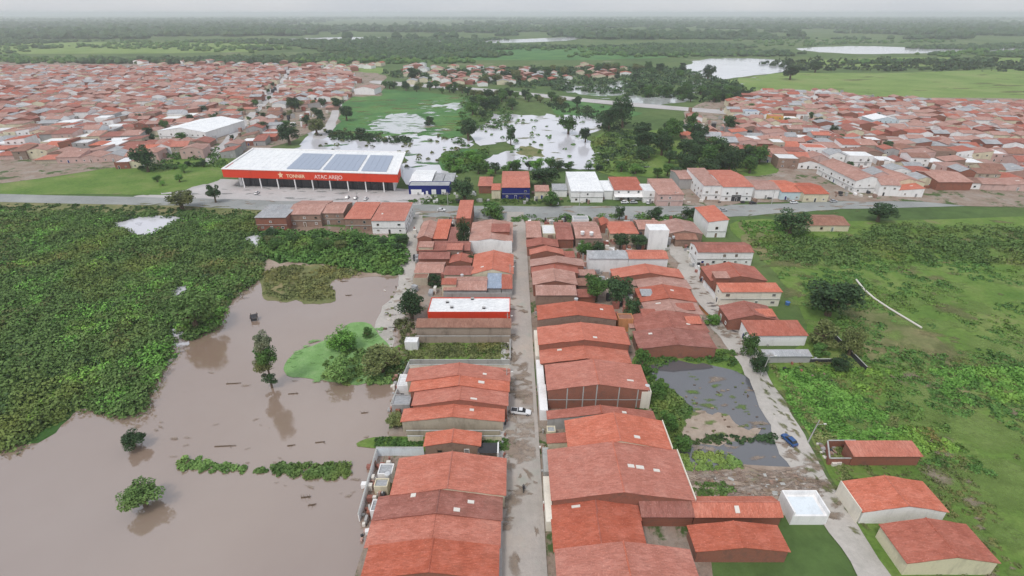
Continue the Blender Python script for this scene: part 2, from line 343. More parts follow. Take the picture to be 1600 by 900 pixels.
sheet('dirt_field', [(1072, 736), (1262, 734), (1300, 800), (1090, 790)], 'g_dirt', .12, .8)
STREET2 = [(1044, 388), (1070, 388), (1106, 440), (1152, 500), (1196, 575), (1238, 650), (1283, 730), (1330, 802), (1400, 910), (1480, 1010), (1400, 1010), (1345, 910), (1278, 800), (1238, 735), (1205, 680), (1185, 625), (1148, 560), (1108, 500), (1072, 440)]
sheet('dirt_street', STREET2, 'g_track', .14, .9)
def wrect(name, x0, x1, y0, y1, z, m, h=0):
    if h: o = MB().box(x0, x1, y0, y1, z - h, z).build(name, m)
    else: o = mesh(name, [(x0, y0, z), (x1, y0, z), (x1, y1, z), (x0, y1, z)], [(0, 1, 2, 3)], m)
    return tag(o, kind='structure')
wrect('central_street', -2.6, 6.1, 30, 252, .26, 'g_street')
wrect('pavement', -3.3, -1.9, 30, 236, .38, 'g_pave', .3)
wrect('pavement', 5.6, 6.5, 30, 236, .38, 'g_street', .3)
# far side of the main road
sheet('green_field', [(-500, 235), (215, 262), (250, 250), (345, 236), (352, 268), (328, 286), (250, 302), (215, 306), (-500, 290)], 'g_grass', .05, 1)
MEADOW = [(520, 175), (540, 150), (600, 140), (720, 152), (736, 180), (728, 208), (640, 222), (560, 216), (518, 212)]
sheet('green_meadow', MEADOW, 'g_meadow', .06, 1)
sheet('flooded_meadow', [(584, 192), (618, 178), (660, 184), (668, 200), (640, 208), (588, 204)], 'w_veg', .09, 1.6)
sheet('flooded_meadow', [(668, 166), (716, 160), (720, 168), (710, 172), (690, 166)], 'w_veg', .09, 1.2)
WF1 = [(470, 226), (492, 200), (510, 196), (520, 214), (560, 218), (600, 214), (640, 210), (690, 214), (738, 220), (732, 232), (690, 240), (684, 254), (708, 272), (690, 284), (640, 290), (626, 262), (624, 244), (480, 236)]
sheet('flood_water', WF1, 'w_far', .08, 1.2)
WF2 = [(738, 200), (764, 190), (774, 178), (838, 180), (880, 180), (930, 184), (942, 200), (908, 214), (944, 232), (930, 258), (884, 264), (800, 264), (756, 262), (762, 244), (800, 236), (794, 222), (744, 224)]
sheet('flood_water', WF2, 'w_far', .08, 1.6)
sheet('grass_islet', [(808, 232), (830, 228), (848, 238), (842, 246), (812, 243)], 'g_olive', .11, 1)
sheet('flood_water', [(862, 134), (880, 126), (900, 134), (940, 130), (980, 126), (984, 140), (960, 150), (900, 146)], 'w_veg', .08, 1.3)
sheet('flood_water', [(984, 146), (1010, 152), (1060, 148), (1080, 158), (1000, 164), (975, 156)], 'w_veg', .08, 1.2)
sheet('flood_water', [(1060, 128), (1090, 126), (1098, 140), (1074, 144)], 'w_veg', .08, 1.2)
sheet('flood_water', [(1120, 140), (1144, 136), (1142, 156), (1118, 152)], 'w_veg', .08, 1.2)
sheet('flood_water', [(1072, 102), (1110, 92), (1200, 92), (1236, 102), (1218, 112), (1160, 120), (1104, 127), (1080, 118)], 'w_far', .08, 1)
sheet('flood_water', [(1248, 76), (1330, 72), (1480, 74), (1600, 70), (1590, 78), (1400, 84), (1290, 82)], 'w_far', .08, 1)
sheet('flood_water', [(420, 62), (560, 58), (760, 62), (900, 58), (880, 64), (700, 68), (500, 66)], 'w_far', .08, 1)
sheet('light_field', [(1128, 132), (1160, 122), (1240, 114), (1385, 114), (1800, 106), (1800, 170), (1385, 160), (1300, 148), (1180, 143)], 'g_field', .06, 1)
sheet('light_field', [(480, 108), (560, 104), (600, 108), (580, 118), (520, 116)], 'g_field', .06, 1)
sheet('light_field', [(1240, 96), (1420, 90), (1640, 92), (1640, 100), (1300, 104)], 'g_field', .06, 1)
sheet('light_field', [(-200, 70), (200, 66), (420, 70), (400, 80), (100, 84), (-200, 80)], 'g_field', .06, 1)
sheet('light_field', [(600, 80), (900, 74), (1050, 78), (1040, 90), (800, 94), (620, 90)], 'g_meadow', .06, 1)
sheet('green_meadow', [(880, 158), (960, 166), (1000, 180), (900, 182), (860, 170)], 'g_meadow', .06, 1)
sheet('green_meadow', [(930, 214), (990, 205), (1080, 205), (1110, 240), (1200, 250), (1200, 275), (1060, 275), (940, 268)], 'g_grass', .06, 1)
sheet('grass_bank', [(690, 250), (736, 232), (760, 240), (740, 262), (700, 270)], 'g_meadow', .11, 1)
sheet('embankment_road', [(590, 126), (700, 134), (800, 142), (950, 157), (1180, 176), (1260, 182), (1260, 187), (1180, 182), (950, 163), (800, 147), (700, 139), (590, 131)], 'g_lot', .13, .2)
sheet('town_ground', [(-60, 100), (420, 102), (545, 112), (600, 118), (596, 148), (545, 152), (530, 190), (500, 200), (440, 225), (356, 245), (340, 240), (262, 250), (215, 258), (-200, 250)], 'g_yard', .07, 1)
sheet('town_ground', [(1085, 168), (1160, 148), (1300, 144), (1385, 152), (1640, 160), (1760, 300), (1385, 312), (1220, 316), (1060, 318), (1060, 280), (1200, 272), (1200, 250), (1090, 236), (1070, 200)], 'g_yard', .07, 1)
sheet('diagonal_street', [(318, 252), (346, 222), (392, 174), (436, 128), (448, 108), (453, 108), (444, 130), (404, 176), (362, 222), (336, 252)], 'g_lot', .10, .2)
sheet('dirt_track', [(488, 214), (512, 190), (528, 150), (536, 150), (528, 186), (510, 214)], 'g_lot', .10, .3)
def soft(m):
    nm = m + '_soft'
    if nm in MATS: return nm
    mm = M(m).copy(); n = mm.node_tree; b = n.nodes['Principled BSDF']
    a = N(n, 'ShaderNodeAttribute'); a.attribute_name = 'fall'; t = tex(n, .8, 6, .75)
    ad_ = N(n, 'ShaderNodeMath', operation='MULTIPLY_ADD'); lk(n, t, ad_.inputs[0]); ad_.inputs[1].default_value = 1.6; ad_.inputs[2].default_value = -.95
    s2 = N(n, 'ShaderNodeMath', operation='ADD'); lk(n, ad_.outputs[0], s2.inputs[0]); lk(n, a.outputs['Fac'], s2.inputs[1])
    mq = N(n, 'ShaderNodeMath', operation='MULTIPLY'); lk(n, rampf(n, .0, .85, s2.outputs[0]), mq.inputs[0]); mq.inputs[1].default_value = 1.0 if m in ('w_far', 'w_veg', 'g_algae', 'g_meadow') else .75; lk(n, mq.outputs[0], b.inputs['Alpha']); MATS[nm] = mm; return nm
def blotches(name, poly, n, r, m, z, seed, asp=(.5, 1.0), thr=-9, kind='structure', yaw=0, label=None):
    rr = random.Random(seed); xs = [q[0] for q in poly]; ys = [q[1] for q in poly]; A, B = G(0, max(ys)).y, G(0, min(ys)).y; V, Fc, FA = [], [], []; c = t = 0
    LAY[0] += 1; z += .0021 * LAY[0]
    while c < n and t < n * 60:
        t += 1; Y = rr.uniform(A, B); pyy = P(0, Y)[1]; X = (rr.uniform(min(xs), max(xs)) - 800) / PXM(pyy); pp = P(X, Y)
        if not inpoly(pp[0], pp[1], poly) or noise.noise(Vector((X * .04, Y * .03, seed))) < thr: continue
        c += 1; q = rr.uniform(*r) * rr.uniform(.5, 1) * 1.25; a_ = rr.uniform(*asp); th = rr.uniform(-.5, .5) + yaw; k = 18; o = len(V); sd = rr.random() * 90; zz = z + .0006 * c
        V.append((X, Y, zz)); FA.append(1.0)
        for ring, fv in ((.5, .8), (1.0, 0.0)):
            for i in range(k):
                an = 6.2832 * i / k; f = 1 + .75 * noise.noise(Vector((math.cos(an) * 1.6 + sd, math.sin(an) * 1.6, sd))) + .25 * noise.noise(Vector((math.cos(an) * 6, math.sin(an) * 6, sd)))
                x, y = q * f * ring * math.cos(an), q * f * ring * a_ * math.sin(an); V.append((X + x * math.cos(th) - y * math.sin(th), Y + x * math.sin(th) + y * math.cos(th), zz)); FA.append(fv)
        for i in range(k):
            i2 = (i + 1) % k; Fc.append((o, o + 1 + i, o + 1 + i2)); Fc.append((o + 1 + i, o + 1 + k + i, o + 1 + k + i2, o + 1 + i2))
    ob = mesh(name, V, Fc, soft(m)); at_ = ob.data.attributes.new('fall', 'FLOAT', 'POINT'); at_.data.foreach_set('value', FA)
    tag(ob, label, kind=kind)
blotches('meadow_pools', [(560, 184), (680, 172), (700, 208), (640, 218), (560, 212)], 60, (2, 7), 'w_far', 0.02, 1, (.3, .6))
blotches('meadow_pools', [(640, 158), (736, 156), (730, 176), (650, 174)], 24, (2, 7), 'w_far', 0.02, 2, (.2, .4))
blotches('meadow_patches', [(530, 150), (730, 152), (735, 200), (640, 215), (525, 205)], 60, (3, 11), 'g_olive', 0.00, 3, (.3, .6))
blotches('meadow_patches', [(530, 150), (730, 152), (735, 200), (640, 215), (525, 205)], 60, (3, 12), 'g_field', 0.00, 4, (.3, .6))
blotches('reed_islets', [(576, 184), (670, 176), (676, 206), (640, 212), (580, 208)], 60, (1.5, 8), 'g_meadow', .05, 71, (.25, .5))
blotches('reed_islets', [(664, 160), (724, 156), (722, 174), (680, 172)], 16, (1.5, 6), 'g_meadow', .05, 72, (.25, .5))
blotches('reed_islets', [(470, 226), (510, 198), (690, 212), (738, 222), (690, 244), (700, 276), (630, 262), (480, 236)], 30, (1.5, 9), 'g_meadow', 0.04, 5, (.3, .6))
blotches('reed_islets', [(738, 200), (774, 178), (930, 184), (942, 200), (908, 214), (944, 232), (930, 262), (756, 262), (794, 222)], 34, (1.5, 9), 'g_olive', 0.04, 6, (.3, .6), .02)
blotches('reed_islets', [(862, 130), (980, 126), (1140, 136), (1142, 156), (1000, 162), (880, 146)], 60, (3, 11), 'g_meadow', 0.04, 7, (.3, .6))
blotches('field_pools', [(920, 214), (1000, 206), (1010, 262), (930, 268)], 34, (1.5, 6), 'w_far', 0.02, 8, (.3, .6))
blotches('field_pools', [(590, 134), (960, 164), (1180, 182), (1180, 142), (1060, 108), (860, 110), (640, 114)], 90, (4, 13), 'w_veg', 0.02, 9, (.2, .5))
blotches('field_pools', [(1072, 100), (1240, 100), (1200, 130), (1080, 140)], 30, (4, 13), 'w_far', 0.02, 10, (.3, .6))
blotches('field_patches', [(1130, 116), (1640, 106), (1640, 160), (1385, 156), (1180, 142)], 50, (6, 25), 'g_olive', 0.00, 11, (.2, .4))
blotches('field_patches', [(1150, 345), (1640, 345), (1640, 600), (1372, 600), (1260, 520), (1222, 440)], 80, (2, 9), 'g_olive', 0.00, 12, (.4, .8))
blotches('field_patches', [(1150, 345), (1640, 345), (1640, 900), (1460, 900), (1260, 560), (1222, 440)], 150, (2, 11), 'g_field', 0.00, 13, (.4, .8))
blotches('field_patches', [(1240, 560), (1640, 560), (1640, 900), (1480, 900), (1330, 780)], 60, (1, 4), 'g_mud', 0.00, 14, (.4, .8), .1)
blotches('marsh_bays', [(405, 380), (414, 400), (400, 448), (352, 490), (300, 535), (262, 570), (230, 640), (205, 640), (250, 545), (330, 490), (380, 440)], 40, (1, 4), 'w_brown', 0.0, 75, (.4, .8))
blotches('marsh_pools', [(215, 345), (400, 350), (390, 420), (340, 500), (240, 560), (215, 500)], 9, (1, 3.5), 'w_far', 0.00, 15, (.4, .8))
blotches('mud_patches', [(800, 600), (848, 600), (846, 720), (792, 720)], 36, (1.0, 3.2), 'g_dirt', .18, 73, (.4, .9))
blotches('mud_patches', [(786, 345), (815, 345), (845, 900), (783, 900)], 70, (.6, 2.6), 'g_mud', 0.18, 16, (.3, .7), .0)
blotches('damp_patches', [(796, 345), (815, 345), (842, 900), (790, 900)], 30, (.8, 2.6), 'g_mud', 0.16, 17, (.3, .7), -.1, yaw=1.57)
blotches('mud_patches', [(1048, 392), (1068, 392), (1150, 500), (1232, 650), (1320, 800), (1300, 820), (1210, 680), (1150, 560)], 70, (.6, 2.4), 'g_mud', 0.06, 18, (.3, .7), 0)
blotches('puddles', [(1106, 470), (1140, 500), (1196, 590), (1236, 660), (1214, 660), (1160, 570)], 30, (.6, 2.2), 'w_pond', 0.08, 19, (.3, .6), 0)
blotches('puddles', [(790, 620), (838, 620), (842, 720), (790, 720)], 7, (.4, 1.1), 'w_brown', 0.18, 20, (.3, .6))
blotches('pond_mud', [(1060, 600), (1130, 590), (1180, 600), (1205, 660), (1150, 684), (1066, 660)], 16, (.5, 2.4), 'g_mud', 0.03, 21, (.3, .7))
blotches('pond_grass', [(1060, 580), (1130, 590), (1180, 640), (1180, 684), (1066, 680), (1080, 640)], 24, (.5, 2.2), 'g_grass', 0.03, 22, (.3, .7))
blotches('plot_rubble', [(1075, 738), (1255, 736), (1285, 778), (1085, 776)], 110, (1.5, 6), 'g_rub', 0.03, 23, (.05, .12), yaw=0)
blotches('plot_furrows', [(1075, 738), (1255, 736), (1285, 778), (1085, 776)], 70, (1.5, 6), 'g_mud', 0.03, 74, (.04, .10), yaw=0)
blotches('plot_mud', [(1060, 690), (1230, 688), (1256, 736), (1080, 738)], 20, (.6, 3), 'g_dirt', 0.02, 24, (.2, .5))
blotches('water_scum', [(250, 560), (600, 600), (590, 780), (230, 790)], 34, (.4, 1.6), 'g_mud', 0.00, 25, (.15, .4))
blotches('bank_mud', [(600, 420), (648, 430), (650, 560), (600, 560), (590, 500)], 30, (.6, 2.2), 'g_dirt', 0.02, 26, (.3, .7))
blotches('street_edge', [(786, 345), (800, 345), (790, 600), (780, 900), (772, 900)], 60, (.5, 1.4), 'g_olive', 0.16, 61, (.3, .8), .05, yaw=1.57)
blotches('verge_patches', [(1180, 560), (1200, 572), (1300, 730), (1360, 830), (1340, 840), (1200, 640)], 60, (.6, 2.0), 'g_olive', 0.06, 62, (.3, .8), -.1, yaw=2.1)
blotches('road_verge', [(215, 316), (640, 334), (800, 341), (1150, 336), (1385, 324), (1385, 330), (1150, 342), (640, 342), (215, 324)], 90, (1, 5), 'g_olive', 0.00, 63, (.2, .4))
blotches('road_dust', [(215, 309), (640, 320), (1100, 323), (1385, 315), (1385, 322), (1100, 336), (640, 334), (215, 319)], 80, (1, 6), 'g_dirt', 0.02, 64, (.15, .35))
blotches('lot_stains', [(300, 292), (352, 284), (640, 300), (640, 318), (240, 305)], 50, (1, 6), 'g_asphalt', 0.00, 65, (.2, .5))
blotches('algae_fringe', [(440, 570), (470, 540), (550, 500), (600, 505), (640, 560), (630, 604), (540, 608), (450, 596)], 46, (.5, 2.2), 'g_algae', 0.02, 27, (.4, .8))
# ------------------------------------------------------------ houses
ORD = ['first', 'second', 'third', 'fourth', 'fifth', 'sixth', 'seventh', 'eighth', 'ninth', 'tenth', 'eleventh', 'twelfth', 'thirteenth', 'fourteenth', 'fifteenth', 'sixteenth', 'seventeenth', 'eighteenth', 'nineteenth', 'twentieth', 'twenty-first', 'twenty-second', 'twenty-third', 'twenty-fourth', 'twenty-fifth', 'twenty-sixth', 'twenty-seventh', 'twenty-eighth', 'twenty-ninth', 'thirtieth']
def roof_data(W, L, ez, rise, rt, ov=.4, g=.18, nx=5, sag=.09):
    """closed tiled roof slabs; ridge along local Y for gable"""
    ny = max(2, int(L / 2.2)); V = []; Fc = []
    sd = rnd.random() * 50
    def slab(xa, xb, za, zb):
        o = len(V); T = .14
        for s in (0, 1):
            for j in range(ny + 1):
                y = -L / 2 - g + (L + 2 * g) * j / ny
                for i in range(nx + 1):
                    t = i / nx; x = xa + (xb - xa) * t; z = za + (zb - za) * t
                    z += noise.noise(Vector((x * .35 + sd, y * .3, sd))) * sag * (1 + 1.2 * math.sin(t * 3.14)) - s * T
                    V.append((x, y, z))
        K = (nx + 1) * (ny + 1)
        def q(j, i): return o + j * (nx + 1) + i
        fl = xb < xa
        def ap(f): Fc.append(tuple(f[::-1]) if fl else tuple(f))
        for j in range(ny):
            for i in range(nx):
                ap((q(j, i), q(j, i + 1), q(j + 1, i + 1), q(j + 1, i)))
                ap((q(j, i) + K, q(j + 1, i) + K, q(j + 1, i + 1) + K, q(j, i + 1) + K))
        for i in range(nx):
            ap((q(0, i), q(0, i) + K, q(0, i + 1) + K, q(0, i + 1))); ap((q(ny, i), q(ny, i + 1), q(ny, i + 1) + K, q(ny, i) + K))
        for j in range(ny):
            ap((q(j, 0), q(j + 1, 0), q(j + 1, 0) + K, q(j, 0) + K)); ap((q(j, nx), q(j, nx) + K, q(j + 1, nx) + K, q(j + 1, nx)))
    h = W / 2; sl = rise / h if rt == 'g' else rise / W
    z0 = ez + .16
    if rt == 'g':
        slab(-h - ov, .0, z0 - ov * sl, z0 + rise); slab(h + ov, .0, z0 - ov * sl, z0 + rise)
    else:
        slab(-h - ov, h + ov, z0 - ov * sl, z0 + rise + ov * sl)
    return V, Fc
def hip_data(W, L, ez, rise, ov=.5):
    a, b = W / 2 + ov, L / 2 + ov; r = max(.2, b - a) if b > a else 0; q = max(.2, a - b) if a > b else 0; z = ez - .1; T = .14
    V = [(-a, -b, z), (a, -b, z), (a, b, z), (-a, b, z), (-q, -r, z + rise), (q, -r, z + rise), (q, r, z + rise), (-q, r, z + rise)]
    V += [(x, y, zz - T) for x, y, zz in V[:4]]
    return V, [(0, 1, 5, 4), (1, 2, 6, 5), (2, 3, 7, 6), (3, 0, 4, 7), (4, 5, 6, 7), (1, 0, 8, 9), (2, 1, 9, 10), (3, 2, 10, 11), (0, 3, 11, 8), (8, 11, 10, 9)]
def wall_data(W, L, ez, rise, rt):
    h, l = W / 2, L / 2
    if rt == 'g':
        V = [(-h, -l, 0), (h, -l, 0), (h, -l, ez), (0, -l, ez + rise), (-h, -l, ez)]; V += [(x, l, z) for x, y, z in V]
        return V, [(0, 1, 2, 3, 4), (9, 8, 7, 6, 5), (1, 6, 7, 2), (0, 4, 9, 5), (2, 7, 8, 3), (4, 3, 8, 9), (0, 5, 6, 1)]
    if rt == 'm':
        V = [(-h, -l, 0), (h, -l, 0), (h, -l, ez + rise), (-h, -l, ez)]; V += [(x, l, z) for x, y, z in V]
        return V, [(0, 1, 2, 3), (7, 6, 5, 4), (1, 5, 6, 2), (0, 3, 7, 4), (3, 2, 6, 7), (0, 4, 5, 1)]
    V = [(-h, -l, 0), (h, -l, 0), (h, -l, ez), (-h, -l, ez)]; V += [(x, l, z) for x, y, z in V]
    return V, [(0, 1, 2, 3), (7, 6, 5, 4), (1, 5, 6, 2), (0, 3, 7, 4), (3, 2, 6, 7), (0, 4, 5, 1)]
def opening(root, side, u, z0, wd, ht, W, L, kind, fm='white', doorm='wood', pm='glass'):
    """a framed window or door on local side S/N/E/W at offset u along it"""
    def bx(mb, a0, a1, d0, d1, z0, z1):
        if side == 'S': mb.box(a0, a1, -L / 2 - d1, -L / 2 - d0, z0, z1)
        elif side == 'N': mb.box(a0, a1, L / 2 + d0, L / 2 + d1, z0, z1)
        elif side == 'E': mb.box(W / 2 + d0, W / 2 + d1, a0, a1, z0, z1)
        else: mb.box(-W / 2 - d1, -W / 2 - d0, a0, a1, z0, z1)
    f = MB(); t = .12
    bx(f, u - wd / 2 - t, u - wd / 2, -.02, .10, z0, z0 + ht); bx(f, u + wd / 2, u + wd / 2 + t, -.02, .10, z0, z0 + ht)
    bx(f, u - wd / 2 - t, u + wd / 2 + t, -.02, .12, z0 + ht, z0 + ht + t)
    if kind == 'window': bx(f, u - wd / 2 - t, u + wd / 2 + t, -.02, .16, z0 - .1, z0)
    fr = f.build(kind, fm, root)
    p = MB(); bx(p, u - wd / 2, u + wd / 2, -.02, .03, z0, z0 + ht)
    p.build('pane' if kind == 'window' else 'door_leaf', pm if kind == 'window' else doorm, fr)
    return fr
def house(cx, cy, W, L, yaw, ez, rise, rt, wall, roof, label, cat='house', group=None, op='', name='house', sky=0, detail=1, par='', skyp=()):
    """rt: g gable (ridge along local Y) m mono (rising to +X) h hip f flat. op: sides that get openings"""
    root = empty(name, (cx, cy, 0), yaw, label, cat, group)
    if rt == 'g': rise *= 1.22
    V, Fc = wall_data(W, L, ez, rise if rt in 'gm' else (0 if rt == 'h' else .0), rt if rt in 'gm' else 'f')
    mesh('wall', V, Fc, wall, root)
    if rt == 'f':
        b = MB(); t = .18; ph = .35
        b.box(-W / 2 - .01, W / 2 + .01, -L / 2 - .01, -L / 2 + t, ez - .02, ez + ph); b.box(-W / 2 - .01, W / 2 + .01, L / 2 - t, L / 2 + .01, ez - .02, ez + ph)
        b.box(-W / 2 - .01, -W / 2 + t, -L / 2 + t, L / 2 - t, ez - .02, ez + ph); b.box(W / 2 - t, W / 2 + .01, -L / 2 + t, L / 2 - t, ez - .02, ez + ph)
        b.build('parapet', wall, root)
        ro = MB().box(-W / 2 + t, W / 2 - t, -L / 2 + t, L / 2 - t, ez - .01, ez + .1).build('roof', roof, root)
    elif rt == 'h':
        V, Fc = hip_data(W, L, ez, rise); ro = mesh('roof', V, Fc, roof, root)
    else:
        V, Fc = roof_data(W, L, ez, rise, rt, nx=4 if detail else 2); ro = mesh('roof', V, Fc, roof, root)
        if rt == 'g' and detail:
            b = MB(); z = ez + rise + .12; n = max(2, int(L / 3)); step = (L + .36) / n
            for k in range(n): b.tube((0, -L / 2 - .18 + k * step, z + .02 * rnd.random()), (0, -L / 2 - .18 + (k + 1) * step + .05, z + .03 * rnd.random()), .15, .17, 6)
            b.build('ridge_cap', roof, ro)
    for k in range(sky + len(skyp)):
        s = 1 if rnd.random() < .5 else -1; x = s * W * rnd.uniform(.12, .36); y = rnd.uniform(-.4, .4) * L
        if k >= sky:
            q = skyp[k - sky]; zz = ez + rise * .5
            for _ in range(4): g_ = G(q[0], q[1], zz); x, y = g_.x - cx, g_.y - cy; zz = ez + .2 + rise * (1 - abs(x) / (W / 2))
            s = 1 if x > 0 else -1
        if rt == 'f': z = ez + .12; sl = 0
        elif rt == 'm': z = ez + .2 + rise * (x / W + .5); sl = rise / W
        else: z = ez + .17 + rise * (1 - abs(x) / (W / 2)); sl = -s * rise / (W / 2)
        w_, l_ = rnd.uniform(.5, .9), rnd.uniform(.25, .45)
        Vs = [(x + a * w_, y + b * l_, z + a * w_ * sl + c) for c in (-.05, .12) for a, b in ((-1, -1), (1, -1), (1, 1), (-1, 1))]
        mesh('skylight', Vs, [(0, 3, 2, 1), (4, 5, 6, 7), (0, 1, 5, 4), (1, 2, 6, 5), (2, 3, 7, 6), (3, 0, 4, 7)], 'bone', ro)
    for s in op:
        ln = W if s in 'SN' else L
        base = .9
        for fl in range(2 if ez > 5.4 else 1):
            n = max(1, int(ln / 4.4))
            for k in range(n):
                u = -ln / 2 + (k + .5) * ln / n + rnd.uniform(-.3, .3)
                if fl == 0 and k % 3 == 1 or (n == 1 and fl == 0): opening(root, s, u, .05, 1.0, 2.1, W, L, 'door', 'white', rnd.choice(['wood', 'dark', 'metal', 'blue']))
                else: opening(root, s, u, fl * 2.9 + 1.2, rnd.uniform(.8, 1.2), rnd.uniform(.7, 1.0), W, L, 'window', rnd.choice(['white', 'concrete', 'wood']), pm=rnd.choice(['glass', 'shade', 'shade2'])) if rnd.random() < .8 else None
        if ez > 5.4 and detail:
            b = MB(); zz = 2.95
            if s == 'S': b.box(-W / 2, W / 2, -L / 2 - .3, -L / 2 + .02, zz, zz + .16)
            elif s == 'W': b.box(-W / 2 - .3, -W / 2 + .02, -L / 2, L / 2, zz, zz + .16)
            if b.V: b.build('ledge', 'concrete', root)
    # raised pale parapet strips on named sides
    for s in par:
        b = MB(); hh = ez + .45
        if s == 'W': b.box(-W / 2 - .62, -W / 2 - .42, -L / 2, L / 2, 0, hh)
        if s == 'E': b.box(W / 2 + .42, W / 2 + .62, -L / 2, L / 2, 0, hh)
        if s == 'S': b.box(-W / 2, W / 2, -L / 2 - .40, -L / 2 - .20, 0, hh + .1)
        b.build('parapet_wall', 'mat_cream' if s != 'S' else 'white', root)
    return root
def hp(xl, xr, yn, yf, ez, rise, rt, wall, roof, label, ins=.08, **k):
    """a house from the picture position of its near and far eaves, square to the streets; rt 'x..' turns the ridge across"""
    a, b = G(xl, yn, ez), G(xr, yn, ez); Y1 = G(xl, yf, ez).y; Y0 = a.y
    W, L = b.x - a.x - .1, max(2.2, Y1 - Y0) - ins
    cx, cy = (a.x + b.x) / 2, Y0 + (L + ins) / 2
    if rt[0] == 'x':   # ridge along X; for mono, low side towards the camera
        return house(cx, cy, L, W, math.pi / 2, ez, rise, rt[1], wall, roof, label, **dict(k, op=k.get('op', '').translate(str.maketrans('SNEW', 'WESN'))))
    return house(cx, cy, W, L, 0, ez, rise, rt, wall, roof, label, **k)
def row(lst, group, join=True):
    """houses of one terrace from the near end to the far end"""
    ys = []
    for e in lst:
        ys.append([G(e[0], e[2], e[4]).y, G(e[0], e[3], e[4]).y])
    for i in range(len(ys) - 1):
        gap = ys[i + 1][0] - ys[i][1]
        if join and gap < (join if join > 1 else 3.0) and lst[i][0] < lst[i + 1][1] and lst[i + 1][0] < lst[i][1]: ys[i][1] = max(ys[i + 1][0], ys[i][0] + 2.2)
    out = []
    for e, (Y0, Y1) in zip(lst, ys):
        xl, xr, yn, yf, ez, rise, rt, wall, roof, label = e[:10]; k = dict(e[10]) if len(e) > 10 else {}
        a, b = G(xl, yn, ez), G(xr, yn, ez); W, L = b.x - a.x, max(2.2, Y1 - Y0) - .1; cx, cy = (a.x + b.x) / 2, Y0 + (L + .1) / 2
        if rt[0] == 'x':
            if 'op' in k: k['op'] = k['op'].translate(str.maketrans('SNEW', 'WESN'))
            out.append(house(cx, cy, L, W, math.pi / 2, ez, rise, rt[1], wall, roof, label, group=group, **k))
        else: out.append(house(cx, cy, W, L, 0, ez, rise, rt, wall, roof, label, group=group, **k))
    return out
gW = 'terraced houses between the flood and the central street'
row([
 (566, 776, 905, 858, 3.4, 1.7, 'g', 'brick', 'roof_red', 'red tiled house at the foot of the central street beside the flood', dict(op='E')),
 (572, 779, 856, 815, 3.0, 1.7, 'g', 'beige', 'roof_orange', 'orange tiled house below the mottled red one on the flood side', dict(op='E')),
 (584, 782, 813, 776, 3.3, 1.8, 'g', 'brick', 'roof_old', 'mottled dark red roofed house with small vents by the water tanks', dict(op='E', sky=3)),
 (612, 788, 774, 717, 3.9, 1.7, 'g', 'cream', 'roof_orange', 'wide salmon roofed house just below the small brick cottage with the tarpaulin', dict(op='E', sky=0)),
], gW)
row([(664, 749, 697, 677, 3.2, 1.0, 'g', 'brick_dull', 'roof_orange', 'small cottage standing alone between grassy strip and wide salmon roof', dict(op='S'))], gW)
row([
 (628, 786, 659, 637, 3.5, 1.3, 'g', 'beige', 'roof_orange', 'orange roofed house with bare beige end wall facing the grassy strip', dict(op='E', sky=1)),
 (645, 792, 634, 612, 4.7, 1.6, 'g', 'brick', 'roof_orange', 'orange roofed house stepping up over the beige ended one', dict(op='E', sky=1)),
 (641, 794, 612, 597, 4.9, 1.7, 'g', 'brick', 'roof_orange', 'orange roofed house in the middle of three joined gables', dict(op='E', sky=1)),
 (636, 795, 596, 577, 5.0, 1.7, 'g', 'beige', 'roof_orange', 'orange roofed house topmost of three joined gables below the pale lot wall', dict(op='E', sky=1)),
], gW)
row([
 (650, 798, 511, 502, 5.0, .7, 'xm', 'brownrender', 'roof_brown', 'long brown rendered building with narrow lean-to roof above the grass lot', dict(name='long_building', cat='building')),
 (668, 797, 489, 466, 4.6, .0, 'f', 'red', 'roof_white', 'flat white roofed building with dark red front above the brown one', dict(name='flat_roofed_building', cat='building')),
], gW, False)
row([
 (693, 760, 453, 433, 3.3, .9, 'xg', 'grey', 'roof_pink', 'faded red roofed house on grey wall behind the flat white roof'),
 ], gW)
row([(761, 783, 450, 430, 3.4, .6, 'xm', 'grey', 'roof_blue', 'narrow house with pale blue sheet roof beside the central street')], gW)
row([(784, 800, 451, 432, 3.4, .6, 'xm', 'grey', 'roof_red', 'narrow red roofed house between blue sheet roof and street')], gW)
row([(738, 801, 428, 398, 3.6, 1.6, 'g', 'cream', 'roof_orange', 'broad orange gable below the white painted gable wall', dict(sky=1, op='E')),
     (734, 800, 378, 348, 5.2, 1.3, 'g', 'white', 'roof_pink', 'house with bright white painted gable wall over orange roof', dict(op='E', par='S'))], gW, False)
row([(648, 692, 426, 410, 3.0, .9, 'xg', 'brick_dull', 'roof_pink', 'low pinkish roof beside the flooded side road'),
     (654, 702, 404, 394, 3.4, 1.1, 'xg', 'brick', 'roof_old', 'old dark roofed house in the jumble beside the flooded side road'),
     (651, 734, 391, 377, 3.8, 1.2, 'xg', 'brick', 'roof_old', 'long old red roof across the jumble beside the flooded side road'),
     (652, 674, 372, 347, 5.0, .9, 'g', 'brick', 'roof_pink', 'tall narrow brick house with faded gable by the flooded side road')], gW, False)
row([(676, 698, 373, 346, 4.3, .8, 'xm', 'brick', 'roof_orange', 'orange lean-to roof between the tall brick house and hedge'),], gW)
row([(703, 736, 411, 399, 3.2, .9, 'g', 'brick', 'roof_red', 'small red gable squeezed beside the round tree and broad orange roof'),], gW)
row([(694, 738, 429, 416, 3.0, .8, 'xg', 'cream', 'roof_old', 'small dull roof just behind the faded red roof on grey wall')], gW)
row([(700, 714, 378, 358, 3.4, .8, 'xm', 'brick', 'roof_old', 'tiny dull roofed annexe beside the dark hedge gap')], gW)
